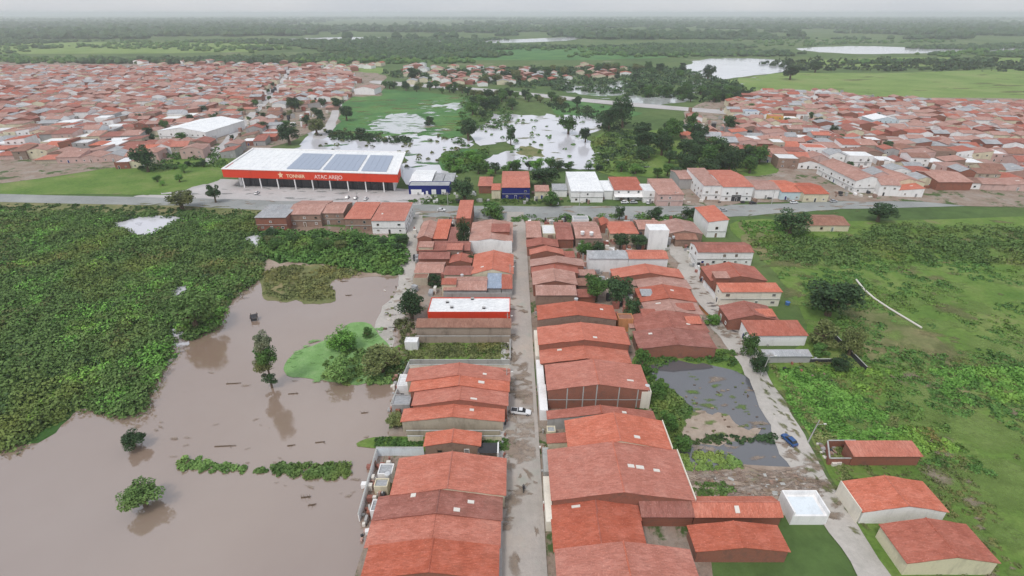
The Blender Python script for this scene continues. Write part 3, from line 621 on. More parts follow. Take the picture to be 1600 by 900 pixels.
row([(645, 668, 436, 428, 2.8, .0, 'f', 'beige', 'roof_brown', 'low beige flat roofed shed where the side road meets the flood', dict(name='shed', cat='shed'))], gW)
row([(713, 735, 341, 316, 7.0, .9, 'xm', 'brick', 'roof_orange', 'tall slim red roofed block standing beside the main road above the hedge', dict(name='tall_house'))], gW)
gC = 'terraced houses on the other side of the central street'
row([
 (874, 1092, 912, 866, 3.6, 1.8, 'g', 'brick', 'roof_orange', 'orange tiled house at the foot of the central terrace'),
 (868, 1010, 862, 815, 3.1, 1.5, 'g', 'beige', 'roof_red', 'red tiled house second from the foot of the central terrace'),
 (866, 1000, 813, 786, 3.0, 1.3, 'g', 'brick', 'roof_red', 'low red roof tucked under the largest gable of the terrace', dict(sky=1)),
 (864, 1083, 782, 704, 4.6, 2.0, 'g', 'brick', 'roof_orange', 'largest orange gable roof of the terrace with three pale skylights', dict(name='large_house', par='E', skyp=[(986, 728), (1000, 730), (1026, 735), (975, 690)])),
 (890, 1047, 702, 658, 4.9, 2.1, 'g', 'cream', 'roof_orange', 'broad orange roof with a notch over its street side courtyard', dict(sky=1, par='E')),
], gC)
row([(1003, 1084, 806, 790, 3.3, .8, 'xm', 'brick', 'roof_old', 'dark brick outhouse under the largest gable near the back yard')], gC)
row([(857, 889, 693, 679, 3.0, .5, 'm', 'cream', 'roof_red', 'little red lean-to in the street side courtyard of the notched roof')], gC)
row([(857, 1022, 655, 643, 3.4, 1.5, 'g', 'grey', 'roof_red', 'low red gable strip in front of the tall brick gable wall', dict(sky=1)),
 (857, 1013, 610, 571, 6.2, 1.6, 'g', 'brick', 'roof_orange', 'tall bare brick gable wall with concrete posts under orange roof', dict(name='brick_gable_house', sky=1)),
 (846, 985, 568, 553, 3.6, 1.4, 'g', 'brick', 'roof_orange', 'low orange roof between two taller brick ended houses', dict(sky=1)),
 (843, 983, 539, 512, 5.6, 1.5, 'g', 'brick', 'roof_orange', 'orange roofed brick ended house just above the low orange roof', dict(sky=1)),
 (842, 963, 500, 478, 5.6, 1.5, 'g', 'brick_dull', 'roof_red', 'long grey brick ended house with muted red roof beside orange block', dict(sky=1)),
 (838, 901, 461, 449, 5.4, .6, 'xm', 'brick_dull', 'roof_pink', 'mono pitched house with light roof strip and dull brick end', {}),
 (834, 901, 445, 431, 4.8, 1.3, 'g', 'brick', 'roof_pink', 'brick gable house just above the mono pitched one', {}),
 (832, 903, 427, 420, 4.4, 1.0, 'g', 'brick', 'roof_red', 'narrow red gable below the wide stepped gable of the terrace', {}),
 (830, 912, 416, 406, 4.9, 1.4, 'g', 'brick', 'roof_pink', 'wide stepped pinkish gable beside the dark garden trees', {}),
 (829, 880, 398, 390, 4.9, 1.4, 'g', 'brick', 'roof_orange', 'small orange gable topmost of the stepped brick gables', {}),
 (824, 872, 386, 375, 4.2, 1.0, 'g', 'brick', 'roof_old', 'dark old gable behind the topmost stepped gable', {}),
], gC)
row([(967, 990, 500, 491, 4.6, .0, 'f', 'orangewall', 'roof_brown', 'little orange rendered block at the back of the grey brick house', dict(name='outbuilding', cat='building'))], gC)
row([(823, 846, 371, 349, 4.0, .9, 'xm', 'brick', 'roof_pink', 'steep pink roof at the corner of the central street and main road'),], gC)
row([(848, 868, 366, 352, 3.6, .6, 'f', 'cream', 'roof_white', 'small cream flat roof beside the pink corner roof'),], gC)
row([(870, 896, 374, 348, 4.2, 1.0, 'xg', 'brick', 'roof_old', 'old red roof between cream flat roof and twin white boxes'),], gC)
row([(900, 940, 372, 347, 4.6, 1.2, 'xg', 'brick_dull', 'roof_pink', 'faded roof house with twin white tank boxes on its front', dict(op='S')),], gC)
row([(896, 920, 344, 338, 4.0, .3, 'f', 'white', 'roof_grey', 'small white flat topped block behind the twin tank house by the main road')], gC)
row([(955, 997, 364, 346, 4.4, 1.4, 'h', 'cream', 'roof_orange', 'hipped orange roof above the dark garden trees'),], gC)
row([(998, 1034, 358, 344, 4.2, 1.0, 'xg', 'brick_dull', 'roof_pink', 'salmon roof strip between hipped roof and the tall white wall'),], gC)
row([(1040, 1098, 366, 347, 4.4, 1.4, 'g', 'brick_dull', 'roof_pink', 'broad salmon gable behind the tall blank white block')], gC)
row([(940, 953, 352, 342, 4.0, .8, 'g', 'brick', 'roof_red', 'sliver of red roof between the twin tank house and hipped roof')], gC)
row([(1015, 1046, 361, 351, 9.0, .0, 'f', 'white', 'roof_white', 'tall blank white block rising over the garden trees', dict(name='tall_block', cat='building', op=''))], gC)
row([(920, 982, 404, 394, 6.0, .5, 'xm', 'white', 'roof_grey', 'long white walled building with grey roof', dict(name='white_building', cat='building')),], gC)
row([(983, 1044, 404, 391, 6.2, .9, 'xg', 'white', 'roof_orange', 'white walled building with orange roof, joined to the grey roofed one', dict(name='white_building', cat='building')),], gC)
gE = 'terraced houses backing onto the garden trees'
row([
 (1000, 1119, 545, 521, 3.6, 1.2, 'g', 'brick', 'roof_old', 'dark red roof at the pond end of the back terrace', dict(op='W', sky=1)),
 (997, 1107, 519, 498, 3.4, 1.3, 'g', 'brick', 'roof_old', 'old red roof second from the pond in the back terrace', dict(sky=1)),
 (1012, 1098, 492, 476, 3.4, 1.1, 'g', 'cream', 'roof_pink', 'faded roof third from the pond in the back terrace', dict(sky=1)),
 (1002, 1088, 472, 457, 3.6, 1.4, 'g', 'brick', 'roof_red', 'red roof fourth from the pond in the back terrace', dict(sky=1)),
 (1000, 1080, 452, 441, 3.4, 1.1, 'g', 'brick', 'roof_pink', 'faded gable fifth from the pond in the back terrace', {}),
 (960, 1068, 435, 421, 4.0, 1.9, 'g', 'brick', 'roof_orange', 'wide orange gable in front of the white walled buildings', {}),
], gE)
gL = 'small outbuildings between the terraces'
for i, (xl, xr, yn, yf, ez, m_, lab) in enumerate((
 (994, 1016, 536, 526, 2.9, 'roof_brown', 'brown lean-to at the garden end of the dark red pond roof'), (984, 1004, 512, 503, 2.8, 'roof_pink', 'faded lean-to by the dark tree squeezed between back yards'),
 (1004, 1026, 494, 486, 4.0, 'roof_old', 'old lean-to straddling the back of the faded third roof'), (1003, 1020, 462, 455, 4.3, 'roof_grey', 'grey sheet lean-to on the garden end of the back terrace'),
 (988, 1003, 446, 440, 2.8, 'roof_pink', 'faded shed roof below the wide orange gable'), (1074, 1096, 505, 498, 4.4, 'roof_orange', 'orange lean-to over the street end of the second back roof'),
 (1060, 1086, 484, 477, 4.2, 'roof_red', 'red lean-to over the street end of the third back roof'), (902, 930, 464, 455, 2.9, 'roof_old', 'old lean-to behind the mono pitched house by the leafy yard tree'),
 (903, 925, 446, 438, 2.9, 'roof_brown', 'brown lean-to behind the brick gable, at the tree foot'), (904, 930, 430, 424, 3.0, 'roof_pink', 'faded lean-to behind the narrow red gable'),
 (881, 898, 402, 395, 3.2, 'roof_old', 'old lean-to behind the small orange gable'), (965, 984, 536, 524, 3.0, 'roof_old', 'dark lean-to at the back of the orange roofed brick ended house'),
 (690, 712, 444, 438, 5.0, 'roof_red', 'red raised roof piece on the faded red roof'), (698, 722, 390, 383, 5.2, 'roof_orange', 'orange raised roof piece on the long old red roof'),
 (654, 676, 386, 380, 5.2, 'roof_pink', 'faded raised roof piece on the long old red roof'), (768, 796, 362, 352, 7.2, 'roof_old', 'dark raised roof behind the white painted gable'),
 (1118, 1140, 434, 427, 6.9, 'roof_pink', 'faded raised piece on the curved red gable'), (1186, 1212, 494, 486, 5.0, 'roof_orange', 'orange lean-to at the field end of the old dark red gable'))):
    row([(xl, xr, yn, yf, ez, .5, 'xm', rnd.choice(['brick', 'brick_dull', 'cream']), m_, lab, dict(name='outbuilding', cat='outbuilding'))], gL)
gR = 'houses on the field side of the straight dirt street'
row([
 (1172, 1262, 524, 505, 3.9, .8, 'xm', 'white', 'roof_red', 'red roofed house with white fascia at the end of the field side row', dict(op='W')),
 (1140, 1216, 500, 478, 4.0, 1.5, 'g', 'brick', 'roof_old', 'old dark red gable between cream house and white fascia house', dict(op='W')),
 (1128, 1222, 456, 445, 5.8, .5, 'xm', 'mat_cream', 'roof_orange', 'cream house with thin orange roof strip in the field side row', dict(op='SW')),
 (1112, 1198, 439, 417, 5.0, 1.6, 'g', 'brick', 'roof_red', 'curved looking red gable above the cream house', dict(op='W')),
 (1091, 1178, 394, 379, 6.0, .8, 'xg', 'white', 'roof_old', 'large white walled house with dull red roof by the field', dict(op='SW', name='white_house')),
], gR, False)
row([(1108, 1138, 347, 324, 7.5, 1.0, 'm', 'white', 'roof_orange', 'narrow house with tall white side wall beside the main road', dict(op='S'))], gR)
row([(1195, 1268, 556, 549, 2.6, .3, 'xm', 'grey', 'roof_grey', 'grey open patio shelter below the white fascia house', dict(name='patio_shelter', cat='shelter'))], gR)
row([(1056, 1090, 374, 362, 3.6, 1.0, 'xg', 'brick_dull', 'roof_brown', 'brown roofed house behind the white walled house at the street head')], gR)
row([(1086, 1222, 806, 777, 3.2, 1.0, 'xg', 'brick', 'roof_orange', 'orange roof at the end of the brown dirt plot', dict(sky=1)),], gR)
row([(1090, 1232, 862, 822, 3.2, 1.0, 'g', 'brick', 'roof_red', 'red roof below the orange one next to the dirt street')], gR)
row([(1334, 1440, 712, 694, 3.2, .6, 'xm', 'brick', 'roof_orange', 'red brick storehouse with orange roof in the field', dict(name='storehouse'))], gR)
row([(1350, 1480, 800, 753, 3.6, 1.4, 'g', 'white', 'roof_orange', 'orange roofed house with white side wall beside the dirt street', dict(op='W', par='W'))], gR)
row([(1420, 1560, 880, 820, 3.6, 1.4, 'g', 'cream', 'roof_red', 'red roofed house at the lowest end of the dirt street')], gR)
# --- houses along the main road
gS = 'houses between the main road and the thicket'
row([(398, 446, 340, 322, 6.6, .6, 'xm', 'brick', 'roof_grey', 'two storey brick house with grey sheet roof across from the supermarket', dict(op='S'))], gS)
row([(448, 500, 335, 314, 6.2, 1.2, 'xg', 'brick_dull', 'roof_pink', 'salmon roofed house next to the grey sheet roof', dict(op='S'))], gS)
row([(501, 536, 333, 316, 6.0, 1.2, 'xg', 'brick_dull', 'roof_pink', 'shorter salmon roofed house with dark balcony openings', dict(op='S'))], gS)
row([(538, 579, 342, 319, 6.2, .9, 'xm', 'brick_dull', 'roof_orange', 'orange roofed house joined to the white walled one', dict(op='S'))], gS)
row([(580, 632, 345, 320, 6.4, 1.0, 'xm', 'white', 'roof_orange', 'white walled two storey house with orange roof at the end of its row', dict(op='SE', sky=1))], gS)
gN = 'shops and houses along the far side of the main road'
row([(748, 768, 290, 276, 4.6, 1.2, 'h', 'brick', 'roof_orange', 'hipped red roof between the round street tree and blue house')], gN)
row([(768, 782, 297, 289, 5.0, .6, 'xm', 'cream', 'roof_orange', 'slim cream house with red roof beside the blue house')], gN)
row([(784, 828, 293, 268, 6.6, 1.4, 'xg', 'blue', 'roof_orange', 'dark blue fronted two storey house with orange roof', dict(op='S'))], gN)
row([(836, 858, 299, 292, 4.4, .8, 'xm', 'cream', 'roof_pink', 'small cream house next to the dark bushy tree and main road', dict(op='S'))], gN)
row([(864, 886, 297, 289, 4.0, .5, 'xm', 'white', 'roof_grey', 'low white shed roofed house beside the large white hall')], gN)
row([(893, 943, 299, 272, 6.2, 1.2, 'xm', 'white', 'roof_white', 'large white hall with white roof beside the main road', dict(op='S', name='white_hall', cat='building'))], gN)
row([(944, 958, 298, 284, 5.0, .5, 'xm', 'white', 'roof_white', 'white annexe joined to the large white hall', dict(name='annexe', cat='building'))], gN)
row([(960, 1006, 297, 280, 5.6, 1.2, 'xm', 'white', 'roof_red', 'red roofed shop with white awning and parked cars in front', dict(op='S', name='shop', cat='shop'))], gN)
row([(1007, 1027, 299, 288, 6.4, .2, 'f', 'white', 'roof_white', 'white flat topped shop between the two red roofed shops', dict(op='S', name='shop', cat='shop'))], gN)
row([(1028, 1069, 304, 283, 6.4, 1.2, 'xm', 'pink', 'roof_pink', 'pink two storey shop house with salmon roof', dict(op='S', name='shop', cat='shop'))], gN)
row([(1062, 1097, 280, 266, 6.0, 1.0, 'xg', 'grey', 'roof_pink', 'grey walled house at the head of the side lane by the white villa')], gN)
row([(1100, 1129, 290, 266, 8.2, 1.2, 'xm', 'white', 'roof_pink', 'white two storey house with salmon roof, the one next to the lane', dict(op='SW'))], gN)
row([(1130, 1178, 292, 266, 8.2, 1.2, 'xg', 'white', 'roof_orange', 'white two storey villa with dark garage opening', dict(op='S'))], gN)
row([(1181, 1219, 296, 281, 5.4, 1.2, 'xg', 'white', 'roof_pink', 'single storey salmon roofed house right after the white villa', dict(op='S'))], gN)
row([(1222, 1256, 300, 282, 4.6, 1.2, 'xg', 'skyblue', 'roof_orange', 'pale blue fronted house with red roof by the main road', dict(op='S'))], gN)
row([(1257, 1296, 303, 286, 4.6, 1.1, 'xg', 'cream', 'roof_red', 'red roofed house between pale blue house and the tall white side wall', dict(op='S'))], gN)
house(203, 304, 16, 40, 0, 7.2, 2.2, 'g', 'white', 'roof_pink', 'long tall house showing its white side wall to the side lane', group=gN, op='SW', name='tall_house')
house(226, 297, 20, 22, 0, 5.4, 2.0, 'g', 'cream', 'roof_pink', 'cream walled house behind the long tall white one', group=gN, op='S')
house(256, 302, 26, 20, R(90), 5, 1.8, 'g', 'brick', 'roof_pink', 'brick house at the far end of the main road', group=gN, op='')
row([(1258, 1328, 352, 336, 3.2, 1.3, 'xg', 'cream', 'roof_brown', 'long low brown roofed house between two dark trees', dict(op='S'))], gS)
for nm, a in (('blue_shop', (638, 702, 291, 284, 4.8, .0, 'f', 'blue', 'roof_grey', 'dark blue fronted shop with white doors beside the supermarket', dict(op='', name='shop', cat='shop'))),
              ('hall', (640, 674, 284, 266, 4.6, 1.0, 'xg', 'white', 'roof_white', 'white roofed hall behind the dark blue shop', dict(name='hall', cat='building'))),
              ('t1', (677, 691, 284, 272, 4.2, .5, 'xm', 'grey', 'roof_grey', 'grey roofed store behind the dark blue shop, beside the white hall', dict(name='store', cat='building'))),
              ('t2', (693, 708, 284, 272, 4.2, .5, 'xm', 'grey', 'roof_grey', 'grey roofed store behind the dark blue shop, next to the round tree', dict(name='store', cat='building')))):
    o = row([a], gN)[0]
    if nm == 'blue_shop':
        W, L = G(702, 291, 4.8).x - G(638, 291, 4.8).x, 1
        Ld = -min(v.co.y for v in [c for c in o.children if c.name.startswith('wall')][0].data.vertices)
        for u, wd in ((-7.3, 6), (2.6, 2.6), (8.2, 2.6)):
            MB().box(u - wd / 2, u + wd / 2, -Ld - .06, -Ld + .02, .05, 2.9).build('door', 'white', o)
# warehouse in the crowded district
wh = house(-262, 447, 42, 52, R(-8), 7, 2.5, 'g', 'white', 'roof_white', 'large white roofed warehouse in the crowded district beside the diagonal street', name='warehouse', cat='warehouse', op='S')
# yellow house and white block in the far town
def at(px, py, W, L, yaw, *a, **k):
    p = G(px, py, 3); return house(p.x, p.y, W, L, yaw, *a, **k)
NAMED = [(-262, 447, 45)]
for px, py, W, L, wall, rf, ez, rt, lab in (
    (1210, 186, 12, 10, 'yellow', 'roof_orange', 6, 'f', 'bright yellow house in the far town beside a cream one'),
    (1232, 187, 13, 10, 'cream', 'roof_white', 5, 'f', 'cream flat roofed house beside the bright yellow one'),
    (1337, 250, 15, 12, 'white', 'roof_white', 7, 'f', 'plain white box shaped house standing out in the far town'),
    (1374, 190, 22, 20, 'skyblue', 'roof_white', 6, 'g', 'large pale roofed building at the edge of the far town'),
    (1172, 178, 13, 12, 'bluewhite', 'roof_blue', 6, 'f', 'pale blue grey house at the corner of the far town near the woods'),
    (575, 142, 26, 26, 'white', 'roof_pink', 7, 'g', 'large salmon gabled hall standing at the end of the embankment road')):
    p = G(px, py, 3); NAMED.append((p.x, p.y, max(W, L) * .8))
    house(p.x, p.y, W, L, R(-6), ez, 2.2, rt, wall, rf, lab, cat='house' if 'hall' not in lab else 'building', op='S' if px > 1000 else '', name='house' if 'hall' not in lab else 'hall')
# ------------------------------------------------------------ supermarket
def supermarket():
    e = empty('supermarket', (-168, 296, 0), R(-6), 'long white roofed supermarket with bright red fascia and solar panels', 'supermarket')
    Wd, D, H_, f0 = 104.0, 50.0, 10.6, 6.2
    MB().box(6, Wd - 3, 3.0, D - 1, 0, H_ - .6).build('wall', 'white', e)
    fa = MB(); fa.box(-1, Wd, -1.2, 0, f0, H_ + .3); fa.box(-1, 0, 0, 14, f0, H_ + .3); fa.box(Wd - 1, Wd, 0, 14, f0, H_ + .3); fa.build('fascia', 'red', e)
    tr = MB(); tr.box(-1.1, Wd + .1, -1.4, .25, H_ + .3, H_ + .75); tr.box(-1.1, -.1, .25, D, H_ + .1, H_ + .75); tr.box(Wd - .9, Wd + .1, .25, D, H_ + .1, H_ + .75); tr.box(-.1, Wd - .9, D - .8, D, H_ + .1, H_ + .75); tr.build('roof_trim', 'white', e)
    ro = MB().box(-.1, Wd - .9, .25, D - .8, H_ - .3, H_ + .05).build('roof', 'roof_white', e)
    for k in range(26):
        MB().box(2 + k * 3.9, 2.12 + k * 3.9, .6, D - 1.2, H_ + .05, H_ + .12).build('roof_seam', 'roof_white', ro)
    for k, (a, b) in enumerate(((37, 57), (59, 80), (82, 97))):
        n = int((b - a) / 3.2)
        for i in range(n):
            for j in range(8):
                x = a + i * (b - a) / n; y = 4 + j * 4.5
                MB().add([(x, y, H_ + .25), (x + (b - a) / n - .1, y, H_ + .25), (x + (b - a) / n - .1, y + 4.3, H_ + .55), (x, y + 4.3, H_ + .55), (x, y, H_ + .17), (x + (b - a) / n - .1, y, H_ + .17), (x + (b - a) / n - .1, y + 4.3, H_ + .47), (x, y + 4.3, H_ + .47)],
                         [(0, 1, 2, 3), (7, 6, 5, 4), (0, 4, 5, 1), (1, 5, 6, 2), (2, 6, 7, 3), (3, 7, 4, 0)]).build('solar_panel', 'solar', e)
    for k in range(9): MB().box(10 + k * 10.6, 10.6 + k * 10.6, -.9, -.3, 0, f0).build('column', 'white', e)
    for k in range(22):
        x = 8 + k * 4.2; MB().box(x, x + 4.0, 2.86, 3.02, .1, 5.2).build('shop_window', 'glass', e)
    for k in range(22): MB().box(7.85 + k * 4.2, 8.0 + k * 4.2, 2.80, 3.02, .1, 5.4).build('mullion', 'dark', e)
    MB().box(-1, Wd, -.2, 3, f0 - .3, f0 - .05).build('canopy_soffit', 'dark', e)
    star = []
    for k in range(10):
        r = 2.0 if k % 2 == 0 else .95; a = math.pi / 2 + k * math.pi / 5; star.append((34.5 + r * .85 * math.cos(a), r * math.sin(a)))
    V = [(x, -1.32, 8.5 + z) for x, z in star] + [(x, -1.19, 8.5 + z) for x, z in star]
    mesh('sign_logo', V, [tuple(range(10)), tuple(range(19, 9, -1))] + [(i, i + 10, (i + 1) % 10 + 10, (i + 1) % 10) for i in range(10)], 'sign_yellow', e)
    for txt, x, m_, s in (('TONNER', 38.2, 'sign_yellow', 2.7), ('ATAC AREJO', 55, 'sign_pink', 2.9)):
        c = bpy.data.curves.new('sign_lettering', 'FONT'); c.body = txt; c.size = s; c.extrude = .06; c.offset = .06; c.materials.append(M(m_))
        o = link('tmp', c); me = bpy.data.meshes.new_from_object(o.evaluated_get(bpy.context.evaluated_depsgraph_get())); bpy.data.objects.remove(o)
        o = link('sign_lettering', me, e, (x, -1.3, 7.2)); o.rotation_euler = (math.pi / 2, 0, 0)
    seen = set()
    for o in e.children_recursive:      # the lot is skewed: its side walls lean off the square
        if o.type == 'MESH' and o.data.name not in seen and not o.name.startswith('sign_lettering'):
            seen.add(o.data.name)
            for v in o.data.vertices: v.co.x -= .2 * v.co.y
supermarket()
# ------------------------------------------------------------ the two crowded districts
far_boxes = []
def district(tagname, poly, yaw, lw, ld, limit, end_word, place, group, seed, gap=.12, bare=()):
    r_ = random.Random(seed); cand = []; ca, sa = math.cos(yaw), math.sin(yaw)
    for j in range(-60, 90):
        # every second row faces a lane
        vy = j * ld + (j // 2) * 5.5
        vx = -900; i = 0
        while vx < 900:
            wd = lw * r_.uniform(.75, 1.35); cx0 = vx + wd / 2; vx += wd
            X = cx0 * ca - vy * sa; Y = cx0 * sa + vy * ca + 400
            if Y < 150: continue
            p = P(X, Y, 3)
            if not inpoly(p[0], p[1], poly) or r_.random() < gap: continue
            if any(abs(X - a) < c * .62 + wd / 2 and abs(Y - b) < c * .62 + ld / 2 for a, b, c in NAMED): continue
            if any(inpoly(p[0], p[1], q) for q in bare): continue
            cand.append((X, Y, wd, ld * r_.uniform(.78, .97), j))
    cand.sort(key=lambda c: c[1] ** 2 + c[0] ** 2)
    rows = sorted({c[4] for c in cand[:limit]})
    for rj, j in enumerate(rows):
        line = [c for c in cand[:limit] if c[4] == j]; line.sort(key=lambda c: c[0] if end_word[0] == 'W' else -c[0])
        for k, (X, Y, W, L, _) in enumerate(line):
            roof, rn = r_.choice([('roof_pink', 'faded'), ('roof_pink', 'faded'), ('roof_pink', 'faded'), ('roof_old', 'dark old'), ('roof_old', 'dark old'), ('roof_red', 'red'), ('roof_brown', 'brown'), ('roof_grey', 'grey'), ('roof_white', 'white'), ('roof_white', 'white'), ('roof_brown', 'brown')] if r_.random() < .8 else [('roof_pink', 'faded'), ('roof_pink', 'faded'), ('roof_orange', 'bright')])
            wall, wn = r_.choice([('white', 'white'), ('white', 'white'), ('cream', 'cream'), ('brick', 'brick'), ('brick_dull', 'brick'), ('grey', 'grey'), ('pink', 'pink'), ('beige', 'beige')])
            rt = r_.choice('gggmmhf') if roof != 'roof_white' else 'f'
            ez = r_.choice([3.2, 3.4, 3.8, 4.2, 5.8, 6.4])
            lab = '%s roofed %s house, %s from %s in the %s row of %s' % (rn, wn, ORD[min(k, 29)], end_word[1], ORD[min(rj, 29)], place)
            if (rn == 'grey' and wn == 'grey') or (rn == wn): lab = lab.replace('%s roofed %s' % (rn, wn), 'plain ' + rn)
            y2 = yaw + (R(90) if r_.random() < .45 else 0)
            if y2 != yaw: W, L = L, W
            house(X, Y, W, L, y2, ez, r_.uniform(1.1, 2.0), rt, wall, roof, lab, group=group, detail=0, op=('W' if y2 != yaw else 'S') if Y < 480 and rt != 'h' else '', sky=1 if r_.random() < .3 and rt in 'gm' else 0)
    for c in cand[limit:]: far_boxes.append((*c[:4], yaw + (R(90) if r_.random() < .4 else 0), r_.random()))
    return cand
TL = [(-60, 104), (420, 104), (545, 112), (560, 128), (545, 150), (535, 152), (516, 176), (480, 200), (430, 214), (352, 246), (345, 240), (320, 238), (262, 246), (215, 254), (-60, 240)]
TLS = [(318, 252), (346, 216), (392, 168), (436, 122), (444, 104), (458, 104), (450, 130), (412, 178), (366, 226), (340, 254)]
TLT = [(445, 160), (520, 168), (500, 200), (440, 208), (430, 190)]
district('tl', TL, R(8), 11.5, 15.5, 140, ('E', 'meadow'), 'supermarket district', 'houses of the crowded district behind the supermarket', 3, .1, [TLS, TLT])
TR = [(1078, 172), (1100, 190), (1160, 150), (1200, 143), (1300, 144), (1385, 154), (1640, 164), (1700, 292), (1385, 296), (1345, 290), (1320, 250), (1280, 252), (1230, 270), (1205, 250), (1160, 238), (1090, 236), (1068, 205)]
TRT = [(1088, 170), (1140, 160), (1140, 205), (1100, 200)]
district('tr', TR, R(-7), 11.0, 14.5, 130, ('W', 'woods'), 'far town', 'houses of the town beyond the main road', 5, .08, [TRT])
for poly, sd in (([(630, 100), (800, 104), (860, 108), (900, 120), (780, 130), (700, 132), (640, 128)], 4), ([(215, 96), (420, 96), (600, 100), (560, 110), (215, 104)], 6), ([(900, 100), (985, 104), (975, 122), (910, 118)], 8)):
    rr = random.Random(sd)
    for k in range(900):
        x = rr.uniform(200, 1000); y = rr.uniform(94, 134)
        if inpoly(x, y, poly):
            p = G(x, y, 3)
            if all(abs(p.x - f[0]) + abs(p.y - f[1]) > 24 for f in far_boxes[-260:]): far_boxes.append((p.x, p.y, rr.uniform(11, 18), rr.uniform(12, 20), rr.uniform(-.3, .3), rr.random()))
V, Fc, ix = [], [], []
fm = ['roof_pink', 'roof_old', 'roof_red', 'roof_grey', 'white', 'cream', 'brick', 'roof_orange']
for X, Y, W, L, yaw, q in far_boxes:
    c, s_ = math.cos(yaw), math.sin(yaw); ez = 3.2 + 3 * (q * 7 % 1); rs = 1.6
    o = len(V); rm = [0, 0, 1, 1, 2, 3, 0, 0][int(q * 8)]; wm = [4, 4, 5, 6][int(q * 40) % 4]
    wv, wf = wall_data(W, L, ez, rs, 'g'); V += [(X + x * c - y * s_, Y + x * s_ + y * c, z) for x, y, z in wv]; Fc += [tuple(i + o for i in f) for f in wf]; ix += [wm] * len(wf)
    o = len(V); a, b = W / 2 + .4, L / 2 + .2
    rv = [(-a, -b, ez), (0, -b, ez + rs + .15), (a, -b, ez), (-a, b, ez), (0, b, ez + rs + .15), (a, b, ez)]; rv += [(x, y, z - .13) for x, y, z in rv]
    V += [(X + x * c - y * s_, Y + x * s_ + y * c, z) for x, y, z in rv]
    rf = [(0, 1, 4, 3), (1, 2, 5, 4), (6, 9, 10, 7), (7, 10, 11, 8), (0, 6, 7, 1), (1, 7, 8, 2), (3, 4, 10, 9), (4, 5, 11, 10), (0, 3, 9, 6), (2, 8, 11, 5)]
    Fc += [tuple(i + o for i in f) for f in rf]; ix += [rm] * len(rf)
o = mesh('distant_houses', V, Fc, None, mats=fm, idx=ix); tag(o, 'distant red and white roofs massed at the far edge of the towns', kind='stuff')
# ------------------------------------------------------------ trees
def crown_mesh(seed, m, kind):
    global nr
    keep = nr; nr = np.random.RandomState(seed); r_ = random.Random(seed); C = []; S = []
    nb = {'round': 20, 'tall': 16, 'open': 15, 'bush': 16}[kind]
    for k in range(nb):
        a = r_.uniform(0, 6.283); ph = r_.uniform(-.9, 1); q = r_.uniform(.25, .72)
        rr = {'round': .36, 'tall': .34, 'open': .27, 'bush': .38}[kind] * r_.uniform(.75, 1.2)
        C.append((math.cos(a) * q * math.sqrt(max(.1, 1 - ph * ph * .6)), math.sin(a) * q * math.sqrt(max(.1, 1 - ph * ph * .6)), ph * .62)); S.append((rr, rr, rr * .8))
    C.append((0, 0, 0)); S.append((.5, .5, .5))
    V, Q = leaves(C, S, 150 if kind != 'open' else 100, .062, .45, .25)
    nr = keep; return npmesh('crown', V, Q, m)
CROWN = {}
def crown(kind, m, k):
    key = (kind, m, k)
    if key not in CROWN: CROWN[key] = crown_mesh(11 + k * 7 + len(kind), m, kind)
    return CROWN[key]
def trunk_mesh(seed):
    r_ = random.Random(seed); b = MB(); b.cyl(0, 0, -.15, .0, .085, .06, 8); b.cyl(0, 0, .0, .48, .06, .038, 8, .02, .01)
    for k in range(6):
        a = k * 1.05 + r_.uniform(-.3, .3); z = r_.uniform(.28, .5); b.tube((.015, .01, z), (.32 * math.cos(a), .32 * math.sin(a), z + r_.uniform(.16, .32)), .026, .009, 5)
    me = bpy.data.meshes.new('trunk'); me.from_pydata(b.V, [], b.F); me.materials.append(M('bark')); return me
TR_ME = [trunk_mesh(k) for k in range(3)]
ntree = [0]
def tree_at(x, y, W, H, m, label, kind='round', cat='tree', group=None, name='tree', z=0):
    k = ntree[0]; ntree[0] += 1
    rr = random.Random(k * 13 + 5)
    e = empty(name, (x, y, z), rr.uniform(0, 6.28), label, cat, group)
    ch = H * (.78 if kind not in ('bush',) else .96)
    t = link('trunk' if kind != 'bush' else 'stem', TR_ME[k % 3], e); t.scale = (max(W, H * .6), max(W, H * .6), H)
    c = link('crown', crown(kind, m, k % 3), e); c.scale = (W / 2 * 1.02, W / 2 * 1.02, ch / 2 / .78); c.location = (0, 0, H - ch / 2)
    return e
def tree(x0, y0, x1, y1, m, label, kind='round', cat='tree', group=None, name='tree'):
    e = math.atan2(CH, G(800, y1).y); xc = (x0 + x1) / 2
    yb = y1 - .30 * (x1 - x0) * math.sin(e); s = PXM(yb); W = (x1 - x0) / s; p = G(xc, yb)
    H = ((y1 - y0) / s - .62 * W * math.sin(e)) / math.cos(e); H = min(max(H, .55 * W), 2.6 * W)
    return tree_at(p.x, p.y, W, H, m, label, kind, cat, group, name)
